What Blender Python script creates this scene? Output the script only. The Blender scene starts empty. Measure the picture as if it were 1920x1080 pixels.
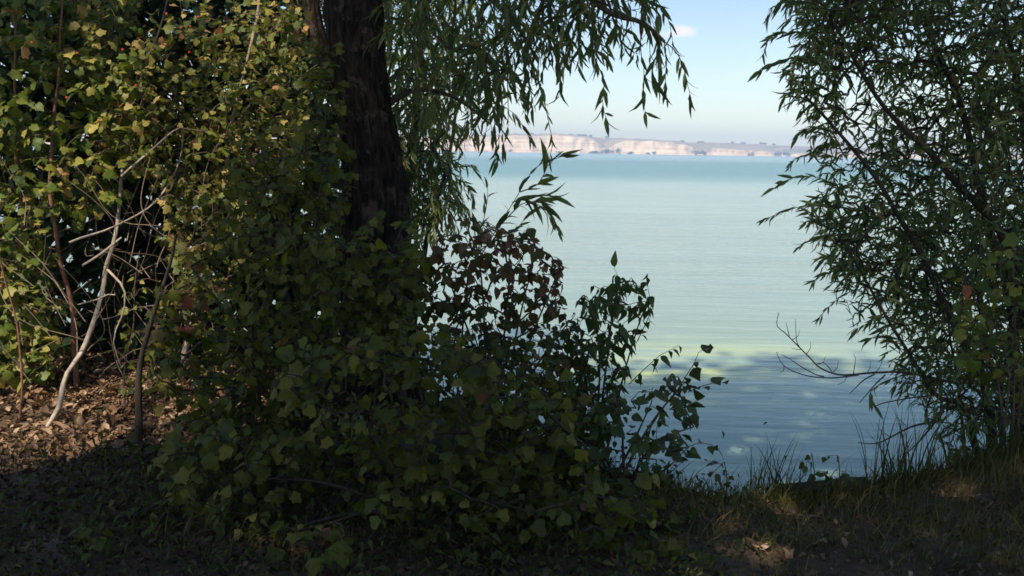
import bpy, math, random
import numpy as np
from mathutils import Matrix, Vector

SEED = 11
rng = np.random.default_rng(SEED)
random.seed(SEED)
scene = bpy.context.scene
COL = scene.collection

# ------------------------------------------------------------------ camera
CAM_Z = 1.60
PITCH = math.radians(8.05)
ROLL = math.radians(0.9)
FPX = 1813.0                                  # focal length in pixels of a 1920 wide picture
cam_d = bpy.data.cameras.new('camera')
cam_d.sensor_width = 36.0
cam_d.lens = 36.0 * FPX / 1920.0
cam_d.clip_start = 0.05
cam_d.clip_end = 8000
cam = bpy.data.objects.new('camera', cam_d)
COL.objects.link(cam)
CAM_M = (Matrix.Rotation(math.pi / 2 - PITCH, 4, 'X') @ Matrix.Rotation(ROLL, 4, 'Z'))
cam.matrix_world = Matrix.Translation((0, 0, CAM_Z)) @ CAM_M
scene.camera = cam
R3 = np.array(CAM_M.to_3x3())
CAM_P = np.array([0, 0, CAM_Z])

# ------------------------------------------------------------------ light
SUN_EL = math.radians(52)
SUN_AZ = math.radians(25)                     # behind the viewer, this far to the left
SDIR = np.array([-math.sin(SUN_AZ) * math.cos(SUN_EL), -math.cos(SUN_AZ) * math.cos(SUN_EL), math.sin(SUN_EL)])
world = bpy.data.worlds.new('World')
scene.world = world
world.use_nodes = True
wn, wl = world.node_tree.nodes, world.node_tree.links
wn.clear()
w_out = wn.new('ShaderNodeOutputWorld')
w_bg = wn.new('ShaderNodeBackground')
w_bg.inputs['Strength'].default_value = 0.125
w_sky = wn.new('ShaderNodeTexSky')
w_sky.sky_type = 'NISHITA'
w_sky.sun_disc = False
w_sky.sun_elevation = SUN_EL
w_sky.sun_rotation = math.pi + SUN_AZ          # clockwise from +Y seen from above: behind and to the left
w_sky.air_density = 1.0
w_sky.dust_density = 0.3
w_sky.ozone_density = 0.9
wl.new(w_bg.outputs[0], w_out.inputs[0])
sun_d = bpy.data.lights.new('sun', 'SUN')
sun_d.energy = 5.0
sun_d.angle = math.radians(0.55)
sun_d.color = (1.0, 0.88, 0.72)
sun = bpy.data.objects.new('sun', sun_d)
COL.objects.link(sun)
sun.rotation_euler = Vector(SDIR).to_track_quat('Z', 'Y').to_euler()
vs = scene.view_settings
vs.view_transform = 'Standard'
vs.look = 'None'
vs.gamma = 1.0
vs.use_curve_mapping = False
vs.exposure = 0.25
scene.cycles.max_bounces = 8
scene.cycles.transparent_max_bounces = 8
scene.cycles.volume_bounces = 0
scene.cycles.filter_width = 1.6

# ------------------------------------------------------------------ geometry of the view
def ray(px, py):
    d = np.stack([(np.asarray(px, float) - 960) / FPX, -(np.asarray(py, float) - 540) / FPX, -np.ones_like(np.asarray(px, float))], -1)
    return d @ R3.T

def at(px, py, Y):
    d = ray(px, py)
    return CAM_P + d * (np.asarray(Y, float) / d[..., 1])[..., None]

def proj(P):
    q = (np.asarray(P) - CAM_P) @ R3
    z = -q[..., 2]
    zz = np.where(np.abs(z) < 1e-6, 1e-6, z)
    return 960 + FPX * q[..., 0] / zz, 540 - FPX * q[..., 1] / zz, z

def in_poly(px, py, poly):
    poly = np.asarray(poly, float)
    x, y = np.asarray(px, float), np.asarray(py, float)
    c = np.zeros(x.shape, bool)
    j = len(poly) - 1
    for i in range(len(poly)):
        xi, yi = poly[i]; xj, yj = poly[j]
        cond = ((yi > y) != (yj > y)) & (x < (xj - xi) * (y - yi) / (yj - yi + 1e-12) + xi)
        c ^= cond
        j = i
    return c

def sample_region(poly, y0, y1, n, r=rng, clump=0.0):
    poly = np.asarray(poly, float)
    lo, hi = poly.min(0), poly.max(0)
    out = []
    while sum(len(o) for o in out) < n:
        px = r.uniform(lo[0], hi[0], n * 3); py = r.uniform(lo[1], hi[1], n * 3)
        m = in_poly(px, py, poly)
        px, py = px[m], py[m]
        q = at(px, py, r.uniform(y0, y1, len(px)))
        if clump:                              # foliage gathers in clumps with gaps between
            q = q[vnoise(q * 2.6 + 11) + .5 * vnoise(q * 6.0 + 5) > clump * r.uniform(.2, 1.2, len(q)) - .35]
        out.append(q)
    return np.concatenate(out)[:n]

# cheap smooth value noise for shapes
_NT = np.random.default_rng(5).uniform(-1, 1, (64, 64, 64))
def vnoise(p):
    p = np.asarray(p, float)
    i = np.floor(p).astype(int); f = p - i
    f = f * f * (3 - 2 * f)
    r = 0
    for dx in (0, 1):
        for dy in (0, 1):
            for dz in (0, 1):
                w = (f[..., 0] if dx else 1 - f[..., 0]) * (f[..., 1] if dy else 1 - f[..., 1]) * (f[..., 2] if dz else 1 - f[..., 2])
                r = r + w * _NT[(i[..., 0] + dx) % 64, (i[..., 1] + dy) % 64, (i[..., 2] + dz) % 64]
    return r

WATER_Z = -0.62
_ex = np.array([-1800, -60, -12, -5, -3.0, -1.8, -0.9, 0.0, 0.6, 1.1, 1.7, 2.4, 3.2, 5, 12, 60, 1800])
_ey = np.array([14, 12, 10, 8.9, 8.2, 7.6, 6.9, 5.8, 4.9, 4.55, 4.64, 4.92, 5.25, 6.2, 8, 11, 14])
def edge_y(x):
    return np.interp(x, _ex, _ey) + 0.06 * vnoise(np.stack([x * 2.1, x * 0 + 3.3, x * 0 + 1.7], -1))

def ground_z(x, y):
    x = np.asarray(x, float); y = np.asarray(y, float)
    s = y - edge_y(x)
    near = np.clip((9 - np.hypot(x, y - 4)) / 4, 0, 1)
    n = 0.05 * vnoise(np.stack([x * 0.9, y * 0.9, x * 0 + .5], -1)) + 0.025 * vnoise(np.stack([x * 3.1, y * 3.1, x * 0 + 7.5], -1)) * near
    z = n - 0.07 * np.clip((s + 1.0), 0, 1) ** 2
    drop = np.clip(s / 0.45, 0, 1)
    z = z - 0.75 * drop * drop * (3 - 2 * drop)
    z = z - np.clip((s - 0.4) * 0.12, 0, 3.0)
    # a low grassy hump by the willow on the right
    z = z + 0.12 * np.exp(-(((x - 2.7) / 0.8) ** 2 + ((y - 5.0) / 0.45) ** 2)) * (s < 0.3)
    return z

# ------------------------------------------------------------------ small material toolkit
def new_mat(name):
    m = bpy.data.materials.new(name)
    m.use_nodes = True
    nt = m.node_tree
    nt.nodes.clear()
    o = nt.nodes.new('ShaderNodeOutputMaterial')
    return m, nt.nodes, nt.links, o

def ramp(nodes, stops):
    r = nodes.new('ShaderNodeValToRGB')
    e = r.color_ramp.elements
    while len(e) > 1:
        e.remove(e[-1])
    e[0].position = stops[0][0]; e[0].color = (*stops[0][1], 1)
    for p, c in stops[1:]:
        k = e.new(p); k.color = (*c, 1)
    return r

def noise(nodes, links, vec, scale, detail=4, rough=0.55):
    n = nodes.new('ShaderNodeTexNoise')
    n.inputs['Scale'].default_value = scale
    n.inputs['Detail'].default_value = detail
    n.inputs['Roughness'].default_value = rough
    if vec is not None:
        links.new(vec, n.inputs['Vector'])
    return n

def mapping(nodes, links, vec, scale=(1, 1, 1), rot=(0, 0, 0)):
    m = nodes.new('ShaderNodeMapping')
    m.inputs['Scale'].default_value = scale
    m.inputs['Rotation'].default_value = rot
    links.new(vec, m.inputs['Vector'])
    return m.outputs[0]

def leaf_material(name, stops, transl=0.35, rough=0.5, tcol=1.25):
    """two materials of one look: for joined foliage (tint attribute) and for single leaf objects (object colour)"""
    out = []
    for single in (False, True):
        m, N, L, o = new_mat(name + ('_single' if single else ''))
        if single:
            oi = N.new('ShaderNodeObjectInfo'); sep = N.new('ShaderNodeSeparateColor')
            L.new(oi.outputs['Color'], sep.inputs[0]); fac = sep.outputs[0]
        else:
            a = N.new('ShaderNodeAttribute'); a.attribute_name = 'tint'; fac = a.outputs['Fac']
        r = ramp(N, stops); L.new(fac, r.inputs[0])
        tc = N.new('ShaderNodeNewGeometry')
        nz = noise(N, L, tc.outputs['Position'], 38, 3)
        mx = N.new('ShaderNodeMix'); mx.data_type = 'RGBA'; mx.blend_type = 'MULTIPLY'
        mx.inputs[0].default_value = 0.55
        rr = ramp(N, [(0.3, (0.55, 0.55, 0.5)), (0.6, (1.15, 1.15, 1.1))])
        L.new(nz.outputs[0], rr.inputs[0])
        L.new(r.outputs[0], mx.inputs[6]); L.new(rr.outputs[0], mx.inputs[7])
        p = N.new('ShaderNodeBsdfPrincipled')
        p.inputs['Roughness'].default_value = rough
        p.inputs['Specular IOR Level'].default_value = 0.35
        L.new(mx.outputs[2], p.inputs['Base Color'])
        t = N.new('ShaderNodeBsdfTranslucent')
        g = N.new('ShaderNodeMix'); g.data_type = 'RGBA'; g.blend_type = 'MULTIPLY'; g.inputs[0].default_value = 1.0
        g.inputs[7].default_value = (tcol, tcol * 1.08, tcol * 0.55, 1)
        L.new(mx.outputs[2], g.inputs[6]); L.new(g.outputs[2], t.inputs['Color'])
        ms = N.new('ShaderNodeMixShader'); ms.inputs[0].default_value = transl
        L.new(p.outputs[0], ms.inputs[1]); L.new(t.outputs[0], ms.inputs[2])
        L.new(ms.outputs[0], o.inputs[0])
        out.append(m)
    return tuple(out)

def bark_material(name, dark, light, scale=(60, 60, 9), bump=0.6, vscale=1.0, dist=0.012, patch=None):
    m, N, L, o = new_mat(name)
    tc = N.new('ShaderNodeNewGeometry')
    v = mapping(N, L, tc.outputs['Position'], scale)
    n1 = noise(N, L, v, vscale, 5, 0.6)
    n2 = noise(N, L, tc.outputs['Position'], 6, 3)
    r = ramp(N, [(0.32, dark), (0.68, light)])
    L.new(n1.outputs[0], r.inputs[0])
    mx = N.new('ShaderNodeMix'); mx.data_type = 'RGBA'; mx.blend_type = 'MULTIPLY'; mx.inputs[0].default_value = 0.7
    r2 = ramp(N, [(0.3, (0.55, 0.55, 0.55)), (0.7, (1.2, 1.18, 1.12))])
    L.new(n2.outputs[0], r2.inputs[0])
    L.new(r.outputs[0], mx.inputs[6]); L.new(r2.outputs[0], mx.inputs[7])
    if patch:
        n3 = noise(N, L, tc.outputs['Position'], 7.5, 6, .7)
        r3 = ramp(N, [(.54, (0, 0, 0)), (.62, (1, 1, 1))]); L.new(n3.outputs[0], r3.inputs[0])
        mp = N.new('ShaderNodeMix'); mp.data_type = 'RGBA'; L.new(r3.outputs[0], mp.inputs[0])
        L.new(mx.outputs[2], mp.inputs[6]); mp.inputs[7].default_value = (*patch, 1)
        mx = mp
    p = N.new('ShaderNodeBsdfPrincipled'); p.inputs['Roughness'].default_value = 0.85
    p.inputs['Specular IOR Level'].default_value = 0.2
    L.new(mx.outputs[2], p.inputs['Base Color'])
    b = N.new('ShaderNodeBump'); b.inputs['Strength'].default_value = bump; b.inputs['Distance'].default_value = dist
    L.new(n1.outputs[0], b.inputs['Height']); L.new(b.outputs[0], p.inputs['Normal'])
    L.new(p.outputs[0], o.inputs[0])
    return m

# ------------------------------------------------------------------ mesh toolkit
def fast_mesh(name, verts, faces3=None, faces4=None, tint=None, smooth=False):
    """verts (n,3), triangle and quad index arrays, one tint per face"""
    me = bpy.data.meshes.new(name)
    f3 = np.zeros((0, 3), np.int32) if faces3 is None else np.asarray(faces3, np.int32)
    f4 = np.zeros((0, 4), np.int32) if faces4 is None else np.asarray(faces4, np.int32)
    me.vertices.add(len(verts))
    me.vertices.foreach_set('co', np.asarray(verts, np.float32).ravel())
    loops = np.concatenate([f3.ravel(), f4.ravel()])
    me.loops.add(len(loops))
    me.loops.foreach_set('vertex_index', loops)
    nf = len(f3) + len(f4)
    me.polygons.add(nf)
    starts = np.concatenate([np.arange(len(f3)) * 3, len(f3) * 3 + np.arange(len(f4)) * 4]).astype(np.int32)
    me.polygons.foreach_set('loop_start', starts)
    if smooth:
        me.polygons.foreach_set('use_smooth', np.ones(nf, bool))
    me.update(calc_edges=True)
    if tint is not None:
        a = me.attributes.new('tint', 'FLOAT', 'FACE')
        a.data.foreach_set('value', np.asarray(tint, np.float32))
    me.validate()
    return me

def link(name, data, mat=None, parent=None, loc=None):
    o = bpy.data.objects.new(name, data)
    COL.objects.link(o)
    if mat is not None and data is not None and not data.materials:
        data.materials.append(mat)
    if parent is not None:
        o.parent = parent
        if loc is None:
            o.location = -Vector(parent.location)      # meshes are built in world coordinates, parents only moved
    if loc is not None:
        o.location = loc
    return o

def thing(name, label, cat, loc, group=None):
    o = link(name, None, loc=Vector(loc))
    o['label'] = label; o['category'] = cat
    if group:
        o['group'] = group
    return o

def tag(o, label, cat, group=None):
    o['label'] = label; o['category'] = cat
    if group:
        o['group'] = group
    return o

class Tubes:
    """tapered round branches along polylines"""
    def __init__(s):
        s.v, s.f, s.n = [], [], 0
    def add(s, pts, rad, sides=5, lump=0.0, cap=True):
        pts = np.asarray(pts, float); rad = np.asarray(rad, float)
        k = len(pts)
        if k < 2:
            return
        t = np.gradient(pts, axis=0)
        t /= np.linalg.norm(t, axis=1)[:, None] + 1e-9
        ref = np.array([0.3, 1.0, 0.12]) if abs(t[:, 1]).mean() < 0.8 else np.array([1.0, 0.2, 0.1])
        a = np.cross(t, ref); a /= np.linalg.norm(a, axis=1)[:, None] + 1e-9
        b = np.cross(t, a)
        ang = np.arange(sides) * 2 * math.pi / sides
        rr = rad[:, None] * np.ones(sides)
        if lump:
            q = np.stack([np.cos(ang)[None, :] * 1.7 + pts[:, :1] * 5, np.sin(ang)[None, :] * 1.7 + pts[:, 1:2] * 5, pts[:, 2:3] * 6 + 0 * ang[None, :]], -1)
            rr = rr * (1 + lump * vnoise(q))
        ring = pts[:, None, :] + rr[..., None] * (np.cos(ang)[None, :, None] * a[:, None, :] + np.sin(ang)[None, :, None] * b[:, None, :])
        s.v.append(ring.reshape(-1, 3))
        i = np.arange(k - 1)[:, None] * sides; j = np.arange(sides)[None, :]; j2 = (j + 1) % sides
        q = np.stack([i + j, i + j2, i + sides + j2, i + sides + j], -1).reshape(-1, 4) + s.n
        s.f.append(q)
        s.n += k * sides
    def mesh(s, name, smooth=True):
        return fast_mesh(name, np.concatenate(s.v), None, np.concatenate(s.f), smooth=smooth)

def smooth_line(pts, step=0.08, wob=0.0, r=rng):
    pts = np.asarray(pts, float)
    d = np.concatenate([[0], np.cumsum(np.linalg.norm(np.diff(pts, axis=0), axis=1))])
    n = max(3, int(d[-1] / step) + 1)
    u = np.linspace(0, d[-1], n)
    # Catmull-Rom through the points
    out = np.empty((n, 3))
    for i, s in enumerate(u):
        k = min(max(np.searchsorted(d, s) - 1, 0), len(pts) - 2)
        p1, p2 = pts[k], pts[k + 1]
        p0 = pts[k - 1] if k > 0 else 2 * p1 - p2
        p3 = pts[k + 2] if k + 2 < len(pts) else 2 * p2 - p1
        t = (s - d[k]) / max(d[k + 1] - d[k], 1e-9)
        out[i] = 0.5 * ((2 * p1) + (-p0 + p2) * t + (2 * p0 - 5 * p1 + 4 * p2 - p3) * t * t + (-p0 + 3 * p1 - 3 * p2 + p3) * t ** 3)
    if wob:
        ph = r.uniform(0, 60, 3)
        q = np.stack([u * 3, u * 0 + ph[0], u * 0], -1)
        for c in range(3):
            out[:, c] += wob * vnoise(q + ph[c] + c * 9) * np.minimum(1, np.minimum(u, d[-1] - u + .05) / 0.2)
    return out

# ------------------------------------------------------------------ leaf shapes: base at 0, tip at +Y, face up +Z
def blade(sections, droop, fold, petiole=0.0):
    v, f3, f4 = [], [], []
    n = len(sections)
    for y, w in sections:
        z = -droop * y * y
        v += [(-w, y, z + fold * w), (0, y, z), (w, y, z + fold * w)]
    for i in range(n - 1):
        a = 3 * i
        f4 += [(a, a + 1, a + 4, a + 3), (a + 1, a + 2, a + 5, a + 4)]
    if petiole:
        b = len(v)
        v += [(-0.012, -petiole, 0.02), (0.012, -petiole, 0.02), (0.012, 0.02, 0), (-0.012, 0.02, 0)]
        f4 += [(b, b + 1, b + 2, b + 3)]
    return np.array(v, float), np.zeros((0, 3), int), np.array(f4)

def lobed(radii, droop, cup, petiole=0.35):
    """palmate leaf: outline radii from the leaf base side round to the other"""
    k = len(radii)
    v = [(0, 0.32, 0)]
    for i, rr in enumerate(radii):
        a = math.radians(-90 + 22 + (360 - 44) * i / (k - 1))
        a = -math.pi / 2 + math.radians(20) + math.radians(320) * i / (k - 1)
        x, y = rr * math.cos(a), 0.32 + rr * math.sin(a)
        v.append((x, y, cup * (x * x) - droop * y * abs(y)))
    f3 = [(0, i, i + 1) for i in range(1, k)] + [(0, k, 1)]
    b = len(v)
    v += [(-0.014, -petiole, 0.06), (0.014, -petiole, 0.06), (0.014, 0.1, 0.0), (-0.014, 0.1, 0.0)]
    f4 = [(b, b + 1, b + 2, b + 3)]
    return np.array(v, float), np.array(f3), np.array(f4)

W_SEC = [(0, .008), (.28, .108), (.66, .088), (1, .003)]
SHAPES = {
    'willow': [blade(W_SEC, .12, .5), blade(W_SEC, .45, .35), blade([(y, w * 1.15) for y, w in W_SEC], -.15, .7), blade([(y, w * .85) for y, w in W_SEC], .75, .3)],
    'maple': [lobed([.30, .40, .50, .38, .56, .44, .66, .44, .56, .38, .50, .40, .30], .30, .35),
              lobed([.26, .44, .38, .54, .42, .62, .58, .42, .52, .38, .46, .34, .26], .60, -.45),
              lobed([.30, .30, .46, .42, .36, .55, .62, .55, .36, .42, .44, .30, .3], .1, .5)],
    'ovate': [blade([(0, .03), (.14, .30), (.36, .42), (.72, .24), (1, .01)], .25, .25, .30),
              blade([(0, .03), (.10, .33), (.32, .46), (.68, .23), (1, .01)], .55, -.2, .35),
              blade([(0, .02), (.2, .27), (.45, .37), (.8, .19), (1, .02)], .05, .5, .25)],
    'pointed': [blade([(0, .02), (.14, .17), (.36, .235), (.7, .13), (1, .004)], .45, .35, .14),
                blade([(0, .02), (.16, .17), (.38, .22), (.72, .11), (1, .004)], .75, .2, .16)],
    'dry': [lobed([.28, .42, .50, .36, .58, .62, .55, .36, .50, .40, .28], .9, 1.1, .3),
            blade([(0, .04), (.3, .32), (.66, .26), (1, .01)], -.5, 1.0),
            blade([(0, .04), (.35, .31), (.7, .27), (1, .01)], .8, .9)],
    'crown': [blade([(0, .05), (.45, .42), (1, .02)], .2, .3)],
}

class Leaves:
    def __init__(s, kind):
        s.kind = kind
        s.p, s.a, s.n, s.s, s.t = [], [], [], [], []
    def add(s, p, axis, normal, size, tint):
        s.p.append(np.atleast_2d(p)); s.a.append(np.atleast_2d(axis)); s.n.append(np.atleast_2d(normal))
        s.s.append(np.atleast_1d(size)); s.t.append(np.atleast_1d(tint))
    def pack(s):
        s.p = np.concatenate(s.p); a = np.concatenate(s.a); n = np.concatenate(s.n)
        s.s = np.concatenate(s.s); s.t = np.clip(np.concatenate(s.t), 0.0, 1.0)
        a /= np.linalg.norm(a, axis=1)[:, None] + 1e-9
        x = np.cross(a, n); x /= np.linalg.norm(x, axis=1)[:, None] + 1e-9
        z = np.cross(x, a)
        s.R = np.stack([x, a, z], -1)                       # columns
        s.var = rng.integers(0, len(SHAPES[s.kind]), len(s.p))
        s.single = np.zeros(len(s.p), bool)
        return s
    def mesh(s, name, sel):
        vs_, f3_, f4_, t3, t4, off = [], [], [], [], [], 0
        for k, (v, f3, f4) in enumerate(SHAPES[s.kind]):
            m = sel & (s.var == k)
            n = int(m.sum())
            if not n:
                continue
            V = np.einsum('nij,vj->nvi', s.R[m] * s.s[m][:, None, None], v) + s.p[m][:, None, :]
            base = off + np.arange(n)[:, None, None] * len(v)
            vs_.append(V.reshape(-1, 3))
            if len(f3):
                f3_.append((f3[None] + base).reshape(-1, 3)); t3.append(np.repeat(s.t[m], len(f3)))
            if len(f4):
                f4_.append((f4[None] + base).reshape(-1, 4)); t4.append(np.repeat(s.t[m], len(f4)))
            off += n * len(v)
        f3 = np.concatenate(f3_) if f3_ else None
        f4 = np.concatenate(f4_) if f4_ else None
        return fast_mesh(name, np.concatenate(vs_), f3, f4, np.concatenate(t3 + t4), smooth=False)

# ------------------------------------------------------------------ plants
PLANTS = []                                    # leaves wait here until the nearest ones have been picked out

def unit(v):
    v = np.asarray(v, float)
    return v / (np.linalg.norm(v, axis=-1, keepdims=True) + 1e-9)

def leaf_twig(lv, pts, n, size, mode, tint, tsd, r, start=0.15):
    """n leaves along a twig"""
    pts = np.asarray(pts)
    d = np.concatenate([[0], np.cumsum(np.linalg.norm(np.diff(pts, axis=0), axis=1))])
    u = np.clip(np.linspace(start, 1.0, n) + r.normal(0, .03, n), 0, 1) * d[-1]
    p = np.stack([np.interp(u, d, pts[:, c]) for c in range(3)], -1)
    k = np.clip(np.searchsorted(d, u), 1, len(pts) - 1)
    t = unit(pts[k] - pts[k - 1])
    side = unit(np.cross(t, [0, 0, 1]) + r.normal(0, .25, (n, 3)))
    sg = np.where(np.arange(n) % 2 == 0, 1, -1)[:, None]
    sz = size * np.clip(np.exp(r.normal(0, .3, n)) * np.exp(r.normal(0, .13)), .4, 1.7 if mode == 'flat' else 1.5)
    if mode == 'hang':                         # willow: along the twig and hanging
        ax = t * r.uniform(.5, 1.1, (n, 1)) + side * sg * r.uniform(.25, .75, (n, 1)) + np.array([0, 0, -1]) * r.uniform(.25, .9, (n, 1)) + r.normal(0, .15, (n, 3))
        nm = r.normal(0, 1, (n, 3)) + np.array([0, 0, .4])
    elif mode == 'spray':                      # willow: stiff side shoots
        ax = t * r.uniform(.9, 1.5, (n, 1)) + side * sg * r.uniform(.25, .7, (n, 1)) + np.array([-.12, 0, -1]) * r.uniform(0, .55, (n, 1)) + r.normal(0, .2, (n, 3))
        nm = r.normal(0, .8, (n, 3)) + np.array([0, 0, .6])
    elif mode == 'droop':
        ax = t * .4 + side * sg * r.uniform(.4, .9, (n, 1)) + np.array([0, 0, -1]) * r.uniform(.3, .9, (n, 1)) + r.normal(0, .2, (n, 3))
        nm = np.array([0, -.3, 1.0]) + r.normal(0, .55, (n, 3))
    else:                                      # broad leaves held flat to slanting
        ax = t * .5 + side * sg * r.uniform(.5, 1.0, (n, 1)) + np.array([0, -.15, -.45]) + r.normal(0, .35, (n, 3))
        nm = np.array([0, -.45, .9]) + r.normal(0, .5, (n, 3))
    off = {'hang': 0.0, 'spray': 0.0, 'droop': .12, 'flat': .3}[mode]
    ax = unit(ax)
    lv.add(p + ax * (sz * off)[:, None], ax, nm, sz, tint + r.normal(0, tsd, n))

def plant(name, label, cat, kind, leafmat, bark, stems, targets, leaf, mode, nleaf=8, tail=0.0, tip_r=0.0022,
          tint=.5, tsd=.2, group=None, singles=280, base=None, extra=(), seed=0, stem_name='stem', tint_fn=None,
          twig_len=.35, stem_sides=9, lump=.12, bow=.10, wob=.02, tsd_twig=.17, maxr=None, twig_bark=None):
    """stems: [(points, radius at foot, radius at top)], targets: points the twigs grow to, extra: twigs given point by point"""
    r = np.random.default_rng(1000 + seed)
    lines, nodes, nrad = [], [], []
    for pts, r0, r1 in stems:
        L = smooth_line(pts, .07, wob, r)
        lines.append((L, np.linspace(r0, r1, len(L))))
        nodes.append(L); nrad.append(lines[-1][1])
    base = np.array(stems[0][0][0] if base is None else base, float)
    root = thing(name, label, cat, base, group)
    for L, rr in lines:
        tb = Tubes(); tb.add(L, rr, stem_sides, lump)
        link(stem_name, tb.mesh(stem_name), bark, root)
    P = np.concatenate(nodes); RAD = np.concatenate(nrad)
    P = P[:]; N = len(P)
    cap = N + len(targets) * 60 + 10
    A = np.empty((cap, 3)); A[:N] = P
    par = np.full(cap, -1); cnt = np.zeros(cap)
    lv = Leaves(kind)
    paths = []
    if len(targets):
        T = np.asarray(targets)
        d0 = np.array([np.min(np.sum((P - q) ** 2, 1)) for q in T])
        for ti in np.argsort(d0):
            q = T[ti]
            dd = np.sqrt(np.sum((A[:N] - q) ** 2, 1))
            # rather grow up and outward than back down
            cost = dd + .35 * np.maximum(0, A[:N, 2] - q[2]) * (0 if mode == 'hang' else 1)
            j = int(np.argmin(cost)); d = dd[j]
            if d < .03:
                continue
            k = max(2, min(50, int(d / .07)))
            u = np.linspace(0, 1, k + 1)[1:]
            mid = (A[j] + q) / 2 + np.array([0, 0, bow * d]) + r.normal(0, .07 * d, 3)
            c = (1 - u[:, None]) ** 2 * A[j] + 2 * u[:, None] * (1 - u[:, None]) * mid + u[:, None] ** 2 * q
            c[:-1] += r.normal(0, .006, (k - 1, 3))
            if tail > 0:
                dirh = c[-1] - c[-2]; dirh = unit(dirh)
                L = tail * r.uniform(.5, 1.4); m = max(3, int(L / .07)); cc = [c[-1]]
                dv = dirh
                for _ in range(m):
                    dv = unit(dv + np.array([0, 0, -.42]) + r.normal(0, .10, 3))
                    cc.append(cc[-1] + dv * L / m)
                c = np.concatenate([c, np.array(cc[1:])])
            ids = np.arange(N, N + len(c))
            A[ids] = c
            par[ids[0]] = j; par[ids[1:]] = ids[:-1]
            N += len(c)
            paths.append(np.concatenate([[j], ids]))
            seg = A[paths[-1]]
            ln = np.concatenate([[0], np.cumsum(np.linalg.norm(np.diff(seg[::-1], axis=0), axis=1))])
            nk = max(2, int(np.searchsorted(ln, twig_len + tail)) + 1)
            tw = seg[-nk:]
            tl = np.linalg.norm(np.diff(tw, axis=0), axis=1).sum()
            tb_ = (tint if tint_fn is None else tint_fn(q)) + r.normal(0, tsd_twig)
            nn = max(2, int(nleaf * tl / (twig_len + tail) * r.uniform(.7, 1.3)))
            leaf_twig(lv, tw, nn, leaf, mode, tb_, tsd, r)
        for pth in reversed(paths):
            cnt[pth[-1]] += 1
            for b in range(len(pth) - 1, 0, -1):
                cnt[pth[b - 1]] += cnt[pth[b]]
    tw = Tubes()
    if maxr is None:
        maxr = .012
    for pth in paths:
        c = np.maximum(cnt[pth[1:]], 1)
        rr = np.minimum(tip_r * c ** .5, maxr)
        tw.add(A[pth], np.concatenate([[rr[0]], rr]), 3)
    for pts, r0, r1, nl, md, tn in extra:
        L = smooth_line(pts, .05, .006, r)
        tw.add(L, np.linspace(r0, r1, len(L)), 5)
        if nl:
            leaf_twig(lv, L, nl, leaf, md or mode, tn if tn is not None else tint, tsd, r, .08)
    if tw.v:
        t_o = link('twigs', tw.mesh('twigs'), twig_bark or bark, root)
        t_o['kind'] = 'stuff'
    if lv.p:
        lv.pack()
        PLANTS.append((root, lv, leafmat, singles))
    return root

def pl(pts, Y):
    """pixel polyline -> points; Y one depth or one per point"""
    Y = np.broadcast_to(np.asarray(Y, float), (len(pts),))
    return np.array([at(x, y, d) for (x, y), d in zip(pts, Y)])

def foot(p):
    """put the first point of a polyline on the ground, a little sunk"""
    p = np.array(p, float); p[0, 2] = ground_z(p[0, 0], p[0, 1]) - .05
    return p


# ------------------------------------------------------------------ materials
M = {}
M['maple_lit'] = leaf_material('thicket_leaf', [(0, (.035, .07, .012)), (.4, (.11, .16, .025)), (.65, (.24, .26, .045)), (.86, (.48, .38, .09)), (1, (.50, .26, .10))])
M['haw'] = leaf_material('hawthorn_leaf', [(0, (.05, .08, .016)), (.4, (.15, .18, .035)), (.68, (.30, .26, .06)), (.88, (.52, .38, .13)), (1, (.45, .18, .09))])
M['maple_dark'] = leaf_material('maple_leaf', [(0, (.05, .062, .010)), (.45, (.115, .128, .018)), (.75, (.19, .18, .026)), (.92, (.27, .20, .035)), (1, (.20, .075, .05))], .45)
M['red_shrub'] = leaf_material('red_shrub_leaf', [(0, (.05, .07, .014)), (.45, (.11, .105, .025)), (.66, (.17, .09, .04)), (.88, (.21, .085, .055)), (1, (.30, .16, .10))], .4)
M['pointed'] = leaf_material('pointed_leaf', [(0, (.045, .075, .02)), (.7, (.09, .13, .03)), (1, (.14, .16, .035))], .35)
M['poplar'] = leaf_material('poplar_leaf', [(0, (.04, .065, .018)), (.6, (.08, .11, .026)), (.9, (.14, .15, .03)), (.97, (.35, .31, .06)), (1, (.25, .07, .06))], .25)
M['willow'] = leaf_material('willow_leaf', [(0, (.085, .11, .04)), (.5, (.17, .21, .08)), (.85, (.25, .27, .10)), (1, (.36, .23, .10))], .45, .40)
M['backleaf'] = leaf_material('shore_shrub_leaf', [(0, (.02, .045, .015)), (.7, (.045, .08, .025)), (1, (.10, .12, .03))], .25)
M['yellow'] = leaf_material('yellowing_leaf', [(0, (.05, .085, .015)), (.5, (.16, .19, .03)), (.8, (.34, .28, .05)), (1, (.38, .12, .05))])
M['crown'] = leaf_material('crown_leaf', [(0, (.03, .06, .015)), (1, (.07, .11, .03))], .2)
M['litter'] = leaf_material('fallen_leaf', [(0, (.07, .04, .022)), (.4, (.16, .09, .05)), (.75, (.32, .19, .11)), (1, (.50, .36, .24))], .12, .7, .9)
M['grass'] = leaf_material('grass_blade', [(0, (.03, .045, .010)), (.45, (.065, .08, .016)), (.7, (.14, .115, .03)), (1, (.32, .22, .09))], .3, .6)
M['bark_willow'] = bark_material('willow_bark', (.006, .0045, .004), (.085, .062, .048), (38, 38, 8), 1.0, 1.0, .06, (.15, .11, .085))
M['bark_dark'] = bark_material('dark_bark', (.035, .028, .02), (.10, .08, .06))
M['bark_pale'] = bark_material('pale_bark', (.30, .24, .19), (.56, .47, .39), (30, 30, 30), .3)
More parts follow.
